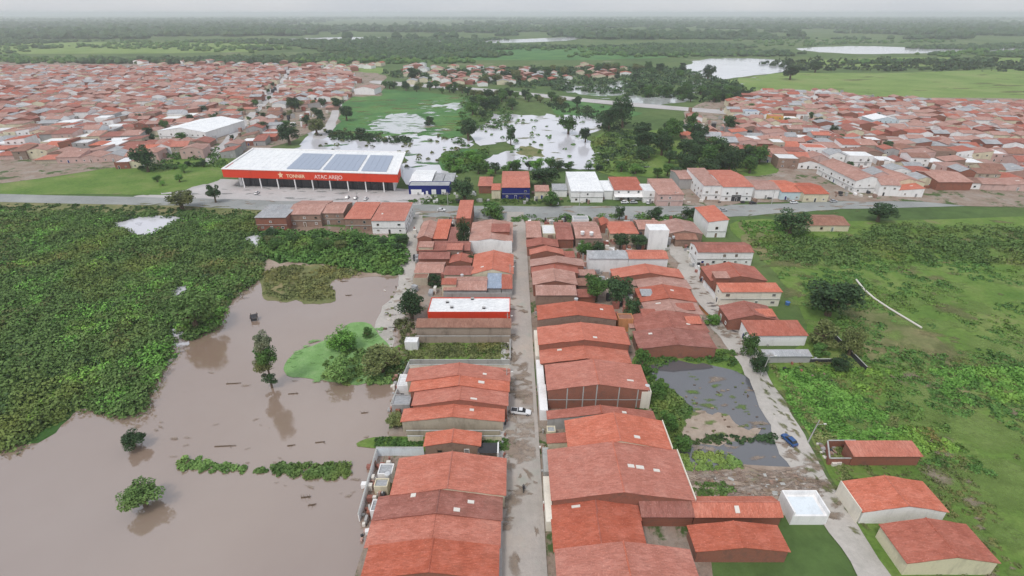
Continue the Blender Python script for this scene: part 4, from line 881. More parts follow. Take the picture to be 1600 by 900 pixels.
for a in [
 (212, 226, 252, 272, 'leaf_dark', 'very dark round tree at the corner of the bright green field'),
 (260, 296, 310, 332, 'leaf_olive', 'round olive green tree over the main road before the supermarket'),
 (325, 287, 350, 319, 'leaf_dark', 'dark narrow tree on the supermarket forecourt', 'tall'),
 (433, 192, 473, 228, 'leaf_dark', 'dark tree standing right behind the supermarket roof'),
 (402, 190, 422, 209, 'leaf_dark', 'small dark tree beside the diagonal street behind the supermarket'),
 (450, 152, 472, 176, 'leaf_dark', 'dark tree at the edge of the grassy plot behind the supermarket'),
 (704, 276, 749, 318, 'leaf_dark', 'large dark round tree between blue shop and red hipped roof'),
 (715, 188, 749, 222, 'leaf_dark', 'dark tree at the corner of the flooded meadow'),
 (824, 257, 877, 295, 'leaf_dark', 'broad dark tree behind the small cream house'),
 (871, 180, 905, 212, 'leaf_mid', 'round tree standing alone in the far floodwater'),
 (903, 200, 926, 224, 'leaf_dark', 'smaller dark tree beside the round one in floodwater'),
 (936, 166, 966, 206, 'leaf_dark', 'dark tree in front of the tallest far tree'),
 (953, 150, 991, 202, 'leaf_dark', 'tallest dark tree beside the embankment road'),
 (789, 197, 807, 228, 'leaf_dark', 'slim dark tree rising from the far floodwater', 'tall'),
 (990, 205, 1012, 240, 'leaf_dark', 'dark tree at the near corner of the woods'),
 (1204, 324, 1263, 374, 'leaf_dark', 'big dark tree beside the long low brown roofed house'),
 (1346, 317, 1396, 352, 'leaf_dark', 'very dark tree at the end of the long low brown roof'),
 (1009, 322, 1037, 347, 'leaf_dark', 'small round tree on the kerb across from the white topped shop'),
 (1062, 322, 1092, 346, 'leaf_dark', 'small round tree on the kerb across from the pink shop house'),
 (957, 320, 977, 347, 'leaf_dark', 'little dark tree on the kerb across from the red roofed shop', 'tall'),
 (844, 304, 880, 324, 'leaf_mid', 'leafy bush on the kerb beside the small cream house', 'bush'),
 (748, 318, 794, 345, 'leaf_mid', 'leafy bush at the junction by the blue house', 'bush'),
 (713, 340, 737, 386, 'leaf_dark', 'tall dark hedge tree in the gap between pink roofs', 'bush'),
 (721, 395, 748, 414, 'leaf_dark', 'small round yard tree beside the broad orange gable'),
 (664, 430, 694, 450, 'leaf_dark', 'dark yard shrub beside the low beige shed', 'bush'),
 (953, 362, 984, 392, 'leaf_dark', 'dark garden tree below the hipped orange roof'),
 (980, 362, 1013, 392, 'leaf_dark', 'dark garden tree against the tall blank white block'),
 (898, 374, 926, 406, 'leaf_mid', 'garden tree under the twin white tank boxes'),
 (920, 376, 950, 404, 'leaf_dark', 'garden tree above the grey roofed white walled building'),
 (905, 424, 956, 476, 'leaf_mid', 'big leafy yard tree beside the long grey brick ended house'),
 (940, 428, 994, 480, 'leaf_dark', 'big dark yard tree in front of the wide orange gable'),
 (970, 462, 1001, 504, 'leaf_dark', 'dark tree squeezed between the two back yards', 'tall'),
 (619, 452, 669, 506, 'leaf_dark', 'big dark tree beside the flat roofed building with red front'),
 (562, 536, 634, 594, 'leaf_olive', 'broad rounded olive tree on the edge of the algae mat'),
 (270, 452, 350, 532, 'leaf_marsh', 'broad tree overhanging the floodwater from the marsh'),
 (1250, 429, 1336, 507, 'leaf_dark', 'largest dark tree in the open field beyond the cream house'),
 (1256, 498, 1308, 548, 'leaf_olive', 'yellowish shrub beside the white fascia house', 'bush'),
 (1306, 506, 1346, 562, 'leaf_olive', 'dull shrub along the dark field fence', 'bush'),
 (1290, 556, 1330, 584, 'leaf_dark', 'low dark shrub beside the grey patio shelter', 'bush'),
 (1098, 487, 1126, 512, 'leaf_bright', 'bright round bush on the edge of the dirt street', 'bush'),
 (1152, 518, 1184, 560, 'leaf_mid', 'leafy bush beside the white fascia house and dirt street', 'bush'),
 (1164, 548, 1200, 588, 'leaf_dark', 'dark bush at the foot of the leaning street pole', 'bush'),
 (984, 545, 1016, 592, 'leaf_mid', 'leafy bush behind the low orange roof by the grassy lot', 'bush'),
 (1010, 596, 1040, 630, 'leaf_mid', 'bush between the tall brick gable wall and pond', 'bush'),
 (1024, 640, 1058, 680, 'leaf_mid', 'large leafy bush at the near corner of the pond', 'bush'),
 (1046, 676, 1082, 712, 'leaf_mid', 'bush behind the pale back wall of the largest gable', 'bush'),
 (599, 642, 633, 674, 'leaf_olive', 'small ragged tree between floodwater and beige ended house'),
 (196, 748, 260, 806, 'leaf_marsh', 'leafy tree in floodwater at the lowest corner'),
 (190, 670, 232, 708, 'leaf_dark', 'dark bushy tree in floodwater off the marsh'),
 (512, 508, 562, 554, 'leaf_bright', 'bright bush on the algae mat near open water', 'bush'),
 (506, 556, 562, 602, 'leaf_marsh', 'loose green bush at the near edge of the algae mat', 'bush'),
 (564, 510, 586, 530, 'leaf_mid', 'little round bush on the algae mat beneath the big dark tree', 'bush'),
 (1220, 104, 1248, 126, 'leaf_dark', 'lone dark tree in the far light green field'),
 (1262, 96, 1284, 114, 'leaf_dark', 'dark tree on the far edge of the light green field'),
 (1094, 102, 1117, 126, 'leaf_dark', 'dark tree beside the far pale water'),
 (1129, 182, 1150, 210, 'leaf_dark', 'dark tree at the corner of the far town'),
 (1068, 176, 1088, 208, 'leaf_mid', 'olive tree between embankment road and the far town'),
 (660, 183, 682, 197, 'leaf_dark', 'dark shrub in the middle of the green meadow', 'bush'),
 (530, 166, 554, 190, 'leaf_dark', 'dark tree at the dirt track corner of the meadow'),
 (516, 152, 540, 172, 'leaf_dark', 'small dark tree between the orange hall and meadow'),
 (552, 200, 576, 218, 'leaf_dark', 'dark shrub at the waterline of the meadow', 'bush'),
 (480, 186, 512, 214, 'leaf_olive', 'dull tree beside the dirt track behind the supermarket'),
 (634, 106, 660, 128, 'leaf_dark', 'dark tree among the farthest pink houses'),
 (1264, 540, 1296, 560, 'leaf_mid', 'small green shrub behind the grey patio shelter', 'bush'),
]:
    x0, y0, x1, y1, m, lab = a[:6]; kd = a[6] if len(a) > 6 else 'round'
    if kd == 'bush': tree(x0, y0, x1, y1, m, lab, 'bush', 'bush', name='bush')
    else: tree(x0, y0, x1, y1, m, lab, kd, name='tree')
# the tall two-tiered tree standing in the flood
p = G(425, 606); e = empty('drowned_tree', (p.x, p.y, 0), 0, 'tall two-tiered tree with pale crown standing in the brown floodwater', 'tree')
b = MB(); b.cyl(0, 0, -.5, 6, .32, .24, 8, .3, .1); b.cyl(.3, .1, 6, 15, .24, .10, 8, .3, .2)
for k in range(8): b.tube((.2, .1, 2 + k * 1.3), (2.2 * math.cos(k * 2.1), 2.2 * math.sin(k * 2.1), 2.8 + k * 1.35), .09, .03, 5)
b.build('trunk', 'bark', e)
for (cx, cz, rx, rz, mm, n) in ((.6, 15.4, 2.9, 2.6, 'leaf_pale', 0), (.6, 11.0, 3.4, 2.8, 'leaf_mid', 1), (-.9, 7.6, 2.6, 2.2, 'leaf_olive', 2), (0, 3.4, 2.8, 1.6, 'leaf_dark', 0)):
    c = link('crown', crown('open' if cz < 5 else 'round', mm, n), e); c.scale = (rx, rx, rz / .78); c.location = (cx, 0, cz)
# scattered trees: belts and woods
def scatter(poly, n, mats, w, h, labels, group, seed, kinds=('round',), mind=6):
    r_ = random.Random(seed); out = []; xs = [q[0] for q in poly]; ys = [q[1] for q in poly]; A = G(0, max(ys)).y; B = G(0, min(ys)).y; t = 0
    while len(out) < n and t < n * 400:
        t += 1; Y = r_.uniform(A, B); pyy = P(0, Y)[1]; X = (r_.uniform(min(xs), max(xs)) - 800) / PXM(pyy); pp = P(X, Y)
        if not inpoly(pp[0], pp[1], poly) or any((X - a) ** 2 + (Y - c) ** 2 < mind ** 2 for a, c in out): continue
        out.append((X, Y))
    out.sort(key=lambda q: q[1])
    for k, (X, Y) in enumerate(out):
        W = r_.uniform(*w); mm = r_.choice(mats); ws = labels.split(' ', labels.startswith('tree') and 0 or 0)
        wd = {'leaf_dark': 'dark', 'leaf_mid': 'mid green', 'leaf_olive': 'olive', 'leaf_bright': 'bright green'}[mm]
        num = (ORD + ['thirty-' + q for q in ORD[:9]] + ['fortieth'] + ['forty-' + q for q in ORD[:9]])[k]
        tree_at(X, Y, W, W * r_.uniform(*h), mm, '%s tree, %s counting away from the viewer, %s' % (wd, num, labels), r_.choice(kinds), 'tree', group, 'tree')
scatter([(1000, 208), (1078, 206), (1106, 238), (1196, 254), (1196, 272), (1100, 276), (1010, 268), (1000, 240)], 36, ['leaf_dark', 'leaf_dark', 'leaf_mid'], (11, 18), (.7, .95), 'wood beside the far town', 'trees of the wood beside the far town', 1, mind=8)
scatter([(728, 150), (800, 152), (806, 172), (770, 178), (760, 200), (736, 196)], 22, ['leaf_dark', 'leaf_olive', 'leaf_mid'], (9, 15), (.6, .9), 'belt between meadow and floodwater', 'trees between meadow and floodwater', 2, mind=9)
scatter([(600, 132), (740, 142), (800, 150), (940, 166), (940, 172), (800, 158), (730, 150), (600, 140)], 30, ['leaf_dark', 'leaf_olive', 'leaf_mid'], (9, 14), (.6, .9), 'line beside the embankment road', 'trees lining the embankment road', 3, mind=9)
scatter([(800, 112), (900, 108), (1080, 106), (1080, 126), (1000, 128), (940, 124), (860, 124), (800, 138), (740, 132)], 46, ['leaf_dark', 'leaf_olive', 'leaf_mid'], (11, 19), (.55, .85), 'belt beyond the embankment road', 'trees beyond the embankment road', 4, mind=14)
scatter([(980, 150), (1080, 160), (1150, 160), (1180, 150), (1130, 142), (1080, 140), (1000, 140)], 34, ['leaf_dark', 'leaf_mid'], (10, 16), (.6, .85), 'among the small pools', 'trees among the small pools', 5, mind=10)
scatter(TLT, 12, ['leaf_dark', 'leaf_mid', 'leaf_olive'], (7, 12), (.7, 1), 'grassy plot behind the supermarket', 'trees on the grassy plot', 6, mind=8)
scatter([(692, 254), (740, 252), (760, 268), (830, 262), (940, 266), (1060, 274), (1060, 282), (890, 268), (760, 276), (700, 272)], 26, ['leaf_mid', 'leaf_dark', 'leaf_bright'], (6, 11), (.6, .9), 'line behind the shops', 'trees behind the shops', 7, mind=6)
scatter([(215, 160), (420, 130), (500, 150), (420, 200), (340, 230), (215, 240)], 42, ['leaf_dark', 'leaf_mid'], (4, 10), (.7, 1), 'between the supermarket district roofs', 'trees between the roofs behind the supermarket', 8, mind=16)
scatter([(1100, 190), (1200, 160), (1385, 170), (1385, 290), (1250, 260), (1160, 230)], 40, ['leaf_dark', 'leaf_mid'], (4, 9), (.7, 1), 'between the far town roofs', 'trees between the roofs of the far town', 9, mind=14)
scatter([(416, 374), (470, 378), (630, 384), (632, 402), (600, 400), (500, 396), (420, 392)], 26, ['leaf_dark', 'leaf_mid', 'leaf_olive'], (5, 9), (.55, .8), 'thicket below salmon roofs', 'trees of the thicket', 10, mind=7)
scatter([(215, 262), (330, 244), (345, 262), (320, 280), (240, 296)], 7, ['leaf_dark', 'leaf_bright'], (4, 8), (.6, .9), 'bright field by the supermarket', 'shrubby trees in the bright field', 11, mind=8)
# ------------------------------------------------------------ undergrowth
def growth(name, poly, n, r, hz, m, per, size, label, seed, ex=(), clip=(-60, 1660), thr=-9):
    r_ = np.random.RandomState(seed); rr = random.Random(seed); xs = [max(clip[0], min(clip[1], q[0])) for q in poly]; ys = [q[1] for q in poly]
    A = G(0, max(ys)).y; B = G(0, min(ys)).y; C = []; S = []; t = 0
    while len(C) < n and t < n * 60:
        t += 1; Y = rr.uniform(A, B); pyy = P(0, Y)[1]; s = PXM(pyy); lim = max(abs(min(xs) - 800), abs(max(xs) - 800))
        X0 = (min(xs) - 800) / PXM(max(ys)) if min(xs) > 800 else (min(xs) - 800) / PXM(min(ys)); X1 = (max(xs) - 800) / PXM(min(ys)) if max(xs) > 800 else (max(xs) - 800) / PXM(max(ys))
        X = rr.uniform(X0, X1); pp = P(X, Y)
        if not (clip[0] < pp[0] < clip[1]) or pp[1] > 930 or not inpoly(pp[0], pp[1], poly) or any(inpoly(pp[0], pp[1], h) for h in ex): continue
        if noise.noise(Vector((X * .05, Y * .05, seed * 1.7))) + .5 * noise.noise(Vector((X * .17, Y * .17, seed))) < thr: continue
        q = rr.uniform(*r) * (.65 + .7 * max(0, noise.noise(Vector((X * .08, Y * .08, seed))) + .5)); h = q * rr.uniform(*hz)
        C.append((X, Y, h * .3)); S.append((q, q, h))
    V, Q = leaves(C, S, per, size, .6, .6)
    V[:, 2] = np.maximum(V[:, 2], .06)
    o = link(name, npmesh(name, V, Q, m)); return tag(o, label, kind='stuff')
growth('marsh_vegetation', MARSH, 5200, (1.1, 3.8), (.4, .9), 'leaf_marsh', 78, .42, 'dense green marsh bushes covering the flooded ground', 1, HOLES)
growth('marsh_undergrowth', MARSH, 500, (1.2, 2.2), (.6, .9), 'leaf_dark', 40, .46, 'darker clumps among the marsh bushes', 2, HOLES)
growth('thicket_undergrowth', THICKET, 700, (1.4, 3.0), (.7, 1.1), 'leaf_mid', 46, .6, 'tangled green thicket between houses and flood', 3)
growth('islet_grass', ISLE, 260, (.8, 2.0), (.3, .6), 'leaf_olive', 36, .4, 'rough grass and weeds on the muddy islet', 4)
growth('floating_weeds', [(276, 722), (300, 714), (340, 722), (384, 730), (380, 740), (330, 738), (284, 738)], 60, (.6, 1.1), (.5, .9), 'leaf_marsh', 40, .32, 'strip of weeds standing out of the brown floodwater', 5)
growth('floating_weeds', [(392, 736), (430, 726), (500, 726), (548, 728), (552, 742), (520, 748), (440, 744)], 110, (.6, 1.1), (.5, .9), 'leaf_marsh', 40, .32, 'longer strip of weeds in floodwater near the white walled yard', 6)
growth('algae_weeds', [(500, 560), (560, 545), (620, 560), (632, 588), (600, 600), (540, 602), (505, 590)], 90, (.7, 1.5), (.5, .9), 'leaf_marsh', 44, .4, 'weeds over the algae mat', 7)
growth('pond_weeds', [(1000, 552), (1150, 550), (1150, 572), (1060, 562), (1020, 575), (1060, 625), (1080, 640), (1060, 690), (1020, 640), (1005, 600)], 240, (.6, 1.3), (.5, .9), 'leaf_mid', 40, .34, 'green weeds around the pond', 8)
growth('ditch_weeds', [(1056, 714), (1080, 706), (1150, 712), (1160, 732), (1070, 736)], 110, (.6, 1.1), (.5, .9), 'leaf_marsh', 40, .32, 'block of green weeds beside the brown dirt plot', 9)
growth('ditch_weeds', [(1052, 684), (1210, 680), (1212, 692), (1060, 696)], 70, (.4, .9), (.5, .9), 'leaf_dark', 36, .3, 'thin line of weeds across the ditch', 10)
growth('plot_weeds', [(1080, 752), (1150, 760), (1140, 774), (1084, 774)], 50, (.4, .9), (.3, .6), 'leaf_marsh', 36, .3, 'weeds at the edge of the dirt plot', 11)
growth('field_vines', [(1216, 580), (1300, 572), (1385, 580), (1660, 574), (1660, 720), (1385, 700), (1290, 692), (1250, 660)], 1300, (.7, 1.7), (.2, .42), 'leaf_bright', 36, .36, 'bright green creepers spread over the field by the dirt street', 12, thr=-.12)
growth('field_vines', [(1216, 580), (1300, 566), (1660, 560), (1660, 760), (1400, 720), (1290, 692), (1250, 660)], 800, (.6, 1.4), (.2, .42), 'leaf_mid', 36, .34, 'mid green creepers mixed into the bright ones by the dirt street', 42, thr=-.05)
growth('field_tufts', [(1240, 560), (1660, 560), (1660, 930), (1480, 930), (1330, 780), (1290, 700)], 900, (.4, 1.1), (.2, .5), 'leaf_olive', 26, .26, 'dry grass tufts in the field', 43, thr=-.05)
growth('field_bushes', [(1170, 372), (1300, 376), (1385, 352), (1660, 360), (1660, 414), (1385, 408), (1280, 418), (1190, 404)], 620, (1.2, 3.2), (.45, .8), 'leaf_marsh', 52, .46, 'bright bushy belt across the field behind the white walled house', 13)
growth('field_grass', [(1190, 400), (1660, 400), (1660, 600), (1360, 600), (1270, 500), (1225, 440)], 900, (.8, 2.2), (.12, .28), 'leaf_mid', 30, .42, 'rough pasture grass', 14, thr=-.1)
growth('field_grass', [(1150, 345), (1250, 350), (1300, 376), (1200, 392), (1180, 380)], 240, (.8, 1.8), (.3, .6), 'leaf_bright', 30, .4, 'bright weeds below the main road', 44, thr=-.05)
growth('lot_grass', [(640, 538), (797, 538), (797, 560), (640, 562)], 260, (.6, 1.3), (.2, .5), 'leaf_olive', 34, .3, 'rough grass filling the empty lot', 15)
growth('strip_grass', [(588, 686), (660, 686), (660, 699), (586, 700)], 60, (.4, .8), (.4, .8), 'leaf_mid', 36, .25, 'grass behind the white walled yard', 16)
growth('strip_grass', [(752, 688), (794, 688), (794, 704), (752, 702)], 50, (.4, .9), (.4, .8), 'leaf_mid', 36, .25, 'weeds between tarpaulin and central street', 17)
growth('wayside_weeds', [(1196, 560), (1222, 600), (1262, 660), (1300, 730), (1340, 790), (1350, 770), (1310, 700), (1270, 640), (1230, 590)], 240, (.4, 1.1), (.3, .7), 'leaf_olive', 30, .28, 'weeds along the dirt street', 18)
growth('verge_weeds', [(215, 322), (400, 330), (640, 339), (640, 350), (400, 348), (215, 338), (-60, 330), (-60, 318)], 360, (.7, 1.8), (.3, .7), 'leaf_mid', 34, .45, 'weeds along the main road verge', 19)
growth('bank_weeds', [(616, 500), (648, 500), (650, 540), (640, 600), (610, 600), (600, 590), (636, 560)], 110, (.5, 1.3), (.4, .9), 'leaf_olive', 34, .32, 'weeds on the muddy bank by the grass lot', 20)
growth('meadow_shrubs', [(700, 250), (760, 236), (760, 266), (700, 272)], 90, (1.5, 3.5), (.5, .9), 'leaf_mid', 40, .8, 'low shrubs on the bank behind the blue shop', 21)
growth('far_scrub', [(926, 212), (1000, 205), (1010, 272), (930, 270)], 260, (1.5, 3.5), (.4, .8), 'leaf_marsh', 36, .8, 'green scrub along the white floodwater', 22)
growth('far_scrub', [(600, 120), (1180, 166), (1180, 140), (1060, 106), (800, 106), (600, 112)], 1300, (3, 7), (.3, .7), 'leaf_dark', 24, 1.9, 'distant dark scrub beyond the embankment road', 23)
growth('field_hedges', [(215, 245), (345, 232), (352, 262), (300, 262), (215, 270)], 120, (1.5, 3), (.5, .9), 'leaf_mid', 36, .7, 'hedges around the bright field by the crowded district', 24)
growth('meadow_edge_scrub', [(510, 205), (640, 216), (640, 224), (520, 220)], 130, (1.5, 3.5), (.4, .8), 'leaf_dark', 36, .8, 'dark scrub along the waterline of the meadow', 25)
growth('light_scrub', [(1180, 98), (1385, 96), (1660, 100), (1660, 112), (1385, 112), (1240, 110)], 170, (5, 12), (.5, .8), 'leaf_dark', 30, 3, 'dark scrub on the far edge of the light field', 28)
# far woods: rounded crowns massed in irregular patches
def far_crowns(name, y0, y1, n, r, m, label, seed, thr):
    rr = random.Random(seed); V, Q = [], []
    base = [(math.cos(a) * c, math.sin(a) * c, z) for z, c in ((.1, .85), (.45, 1.0), (.8, .72)) for a in [k * 1.0472 for k in range(6)]] + [(0, 0, 1.02)]
    fq = [(q * 6 + k, q * 6 + (k + 1) % 6, (q + 1) * 6 + (k + 1) % 6, (q + 1) * 6 + k) for q in range(2) for k in range(6)] + [(12 + k, 12 + (k + 1) % 6, 18) for k in range(6)]
    A, B = G(0, y0).y, G(0, y1).y; c = 0; t = 0
    while c < n and t < n * 30:
        t += 1; Y = A * (B / A) ** rr.random(); pyy = P(0, Y)[1]; X = rr.uniform(-70, 1670) - 800; X /= PXM(pyy)
        if noise.noise(Vector((X / Y * 2.4, math.log(Y) * 6.0, seed))) + .25 * noise.noise(Vector((X / Y * 14, math.log(Y) * 24, seed))) < thr: continue
        c += 1; q = rr.uniform(*r); h = q * rr.uniform(.8, 1.5); o = len(V); a = rr.random() * 6
        V += [(X + (x * math.cos(a) - y * math.sin(a)) * q * rr.uniform(.75, 1.2), Y + (x * math.sin(a) + y * math.cos(a)) * q * rr.uniform(.75, 1.2), max(0, z * h * rr.uniform(.85, 1.1))) for x, y, z in base]
        Q += [tuple(i + o for i in f) for f in fq]
    tag(mesh(name, V, Q, m), label, kind='stuff')
far_crowns('far_woods', 100, 60, 5200, (5, 9), 'leaf_dark', 'dark far woods in irregular patches beyond the towns', 31, .12)
far_crowns('far_woods', 62, 28, 9000, (12, 24), 'leaf_dark', 'woods melting into haze at the horizon', 32, .0)
far_crowns('far_bushes', 100, 64, 1500, (4, 8), 'leaf_mid', 'paler far bushes among the distant woods', 33, .10)
# ------------------------------------------------------------ walls, yards, porches
def pwall(x0, y0, x1, y1, h, m, label, name='boundary_wall', th=.2, cat='wall'):
    a, b = G(x0, y0), G(x1, y1); d = b - a; L = d.length
    e = empty(name, (a.x, a.y, 0), math.atan2(d.y, d.x), label, cat)
    MB().box(0, L, -th / 2, th / 2, 0, h).build('wall_body', m, e)
    MB().box(-.05, L + .05, -th / 2 - .06, th / 2 + .06, h + .002, h + .1).build('coping', 'concrete', e)
    return e
pwall(590, 712, 663, 712, 2.6, 'bluewhite', 'pale blue white wall behind the yard by the flood, below the small cottage')
pwall(590, 712, 562, 815, 2.2, 'white', 'long white yard wall at the edge of the brown floodwater')
pwall(638, 690, 662, 690, 1.8, 'cream', 'short cream wall between floodwater and the small cottage')
pwall(751, 690, 784, 690, 1.8, 'cream', 'short cream wall between the small cottage and central street')
pwall(636, 681, 782, 681, 1.7, 'beige', 'long beige wall just above the small cottage roof')
pwall(641, 583, 796, 583, 3.0, 'mat_cream', 'pale lot wall right above the topmost joined orange gable')
pwall(641, 571, 796, 571, 2.0, 'concrete', 'weathered grey wall along the near side of the grass lot')
pwall(650, 536, 797, 536, 2.6, 'brownrender', 'brown stained wall in front of the long lean-to building')
pwall(650, 524, 797, 524, 3.2, 'beige', 'upper beige wall directly below the long lean-to roof')
pwall(797, 536, 797, 566, 1.6, 'grey', 'grey wall closing the grass lot from the central street')
pwall(693, 468, 799, 468, 2.6, 'grey', 'grey wall behind the flat white roof')
pwall(640, 574, 612, 640, 2.0, 'white', 'white back wall of the joined orange gables facing floodwater')
pwall(1262, 566, 1300, 566, 1.2, 'dark', 'dark low wall beside the grey patio shelter')
pwall(1296, 522, 1352, 580, 1.6, 'dark', 'dark slanting fence running down the field from the white fascia house', 'fence', .12, 'fence')
pwall(1290, 700, 1332, 700, 2.4, 'brick', 'back wall of the roofless brick enclosure beside the storehouse')
pwall(1292, 726, 1334, 726, 2.0, 'brick', 'front wall of the roofless brick enclosure beside the storehouse')
pwall(1289, 700, 1292, 726, 2.2, 'brick', 'side wall of the roofless brick enclosure nearest the dirt street')
pwall(1092, 480, 1118, 508, 1.3, 'orangewall', 'low orange brown wall along the street below the cream house')
pwall(1098, 446, 1124, 478, 2.2, 'white', 'white front wall along the street before the cream house')
pwall(1076, 402, 1100, 444, 2.2, 'white', 'white front wall along the street before the curved red gable')
def slab(x0, x1, Y0, Y1, z, m, label, name='porch'):
    e = empty(name, ((x0 + x1) / 2, (Y0 + Y1) / 2, 0), 0, label, 'porch'); a, b = (x1 - x0) / 2, (Y1 - Y0) / 2
    MB().box(-a, a, -b, b, z - .18, z).build('porch_roof', m, e); MB().box(-a, -a + .15, -b, b, 0, z - .182).build('front_wall', m, e)
    for s in (-1, 1): MB().box(-a + .152, a, s * b - (.15 if s > 0 else 0), s * b + (0 if s > 0 else .15), 0, z - .182).build('side_wall', m, e)
slab(6.7, 8.1, G(0, 815, 3).y, G(0, 744, 3).y, 3.0, 'mat_cream', 'long cream porch along the street side of the largest gable')
slab(7.0, 9.0, G(0, 643, 3).y, G(0, 602, 3).y, 3.4, 'white', 'white porch along the street side of the tall brick gable wall')
slab(6.9, 8.8, G(0, 600, 3).y, G(0, 562, 3).y, 3.0, 'white', 'whitewashed porch before the low orange roof on the central street')
slab(7.0, 8.3, G(0, 735, 3).y, G(0, 697, 3).y, 2.6, 'concrete', 'weathered porch below the little red lean-to')
slab(6.9, 8.4, G(0, 556, 3).y, G(0, 515, 3).y, 2.8, 'mat_cream', 'cream porch before the long brick ended houses on the central street')
# yard annexes beside the flood
for x0, x1, yn, yf, ez, wl, rf, lab in ((590, 612, 742, 726, 2.6, 'white', 'roof_grey', 'white annexe with grey top in the flooded side yard'),
    (584, 605, 762, 749, 2.6, 'cream', 'roof_grey', 'annexe with flat beige top beside the round water tank'),
    (578, 600, 800, 782, 2.5, 'white', 'roof_grey', 'low white annexe lowest in the flooded side yard'),
    (620, 640, 604, 586, 2.8, 'white', 'roof_white', 'white annexe behind the topmost joined orange gable'),
    (612, 640, 634, 618, 2.6, 'grey', 'roof_grey', 'grey annexe behind the stepped up orange roof'),
    (1003, 1018, 614, 602, 5.4, 'mat_cream', 'roof_white', 'cream end block at the back of the tall brick gable wall'),
    (632, 652, 536, 528, 2.8, 'white', 'roof_white', 'white annexe behind the long lean-to building'),
    (855, 868, 676, 667, 2.6, 'cream', 'roof_grey', 'little cream gate house at the notch courtyard'),
    (1022, 1050, 540, 532, 2.6, 'white', 'roof_white', 'white annexe at the pond end of the back terrace')):
    a, b = G(x0, yn, ez), G(x1, yn, ez); Y1 = G(x0, yf, ez).y
    house((a.x + b.x) / 2, (a.y + Y1) / 2, b.x - a.x, Y1 - a.y, 0, ez, 0, 'f', wl, rf, lab, cat='annexe', name='annexe')
# white framed terrace at the end of the dirt plot
p = G(1250, 800); e = empty('walled_terrace', (p.x, p.y, 0), 0, 'white walled open terrace beside the orange roof and dirt street', 'terrace')
MB().box(-3.6, 3.6, -3, 2.4, 0, 2.6).build('terrace_base', 'white', e)
b = MB(); b.box(-3.6, 3.6, 2.1, 2.4, 2.602, 3.7); b.box(-3.6, -3.3, -3, 2.1, 2.602, 3.7); b.box(3.3, 3.6, -3, 2.1, 2.602, 3.7); b.build('parapet', 'white', e)
MB().box(-2.7, 2.7, -2.6, 1.6, 2.602, 2.66).build('pool_liner', 'bluewhite', e)
# tarpaulin
p = G(762, 712); e = empty('tarpaulin', (p.x, p.y, 0), 0, 'black tarpaulin canopy between small cottage and central street', 'tarpaulin')
V = []; nx, ny = 6, 4
for j in range(ny + 1):
    for i in range(nx + 1): V.append((-2.2 + 4.4 * i / nx, -1.6 + 3.2 * j / ny, 2.5 - .25 * math.sin(i / nx * 3.14) * math.sin(j / ny * 3.14)))
mesh('sheet', V, [(j * (nx + 1) + i, j * (nx + 1) + i + 1, (j + 1) * (nx + 1) + i + 1, (j + 1) * (nx + 1) + i) for j in range(ny) for i in range(nx)], 'dark', e)
for x in (-2.1, 2.1):
    for y in (-1.5, 1.5): MB().cyl(x, y, 0, 2.5, .05).build('pole', 'metal', e)
MB().box(2.3, 2.6, -1.8, 1.6, 0, 2.7).build('white_post', 'white', e)
# water tanks
def tank(x, y, z, r, h, m, label):
    e = empty('water_tank', (x, y, z), 0, label, 'water tank', 'rooftop and yard water tanks')
    MB().cyl(0, 0, 0, h * .8, r * .88, r, 14).build('tank_body', m, e); b = MB(); b.cyl(0, 0, h * .802, h * .93, r * 1.05, r * .75, 14); b.cyl(0, 0, h * .93, h, r * .3, r * .26, 10); b.build('lid', m, e)
for px_, py_, z, r, m, lab in ((599, 771, 0, .95, 'tank_grey', 'round pale water tank in the flooded side yard'), (606, 744, 2.7, .6, 'tank_grey', 'small pale tank on the white annexe'), (1011, 606, 5.6, .6, 'tank_grey', 'pale tank on the cream end block of the brick gable'),
    (910, 366, 5.9, .9, 'white', 'white tank box of the twin pair, the one nearer the central street'), (924, 367, 5.9, .9, 'white', 'white tank box of the twin pair, the one farther from the central street'), (900, 470, 3.5, .7, 'tank_grey', 'pale tank beside the mono pitched brick house'),
    (1030, 536, 2.8, .6, 'tank_blue', 'blue tank on the white annexe by the pond'), (722, 432, 3.2, .6, 'tank_grey', 'pale tank between faded roofs behind the flat white roof'), (716, 398, 3.4, .5, 'tank_grey', 'small pale tank by the small red gable'), (1230, 476, 0, .8, 'tank_blue', 'blue tank behind the cream house at the field edge'),
    (1112, 452, 0, .7, 'tank_grey', 'pale tank behind the white front wall by the cream house'), (1052, 372, 4, .6, 'tank_grey', 'pale tank by the tall blank white block')):
    p = G(px_, py_, z); tank(p.x, p.y, z, r, r * 1.7, m, lab)
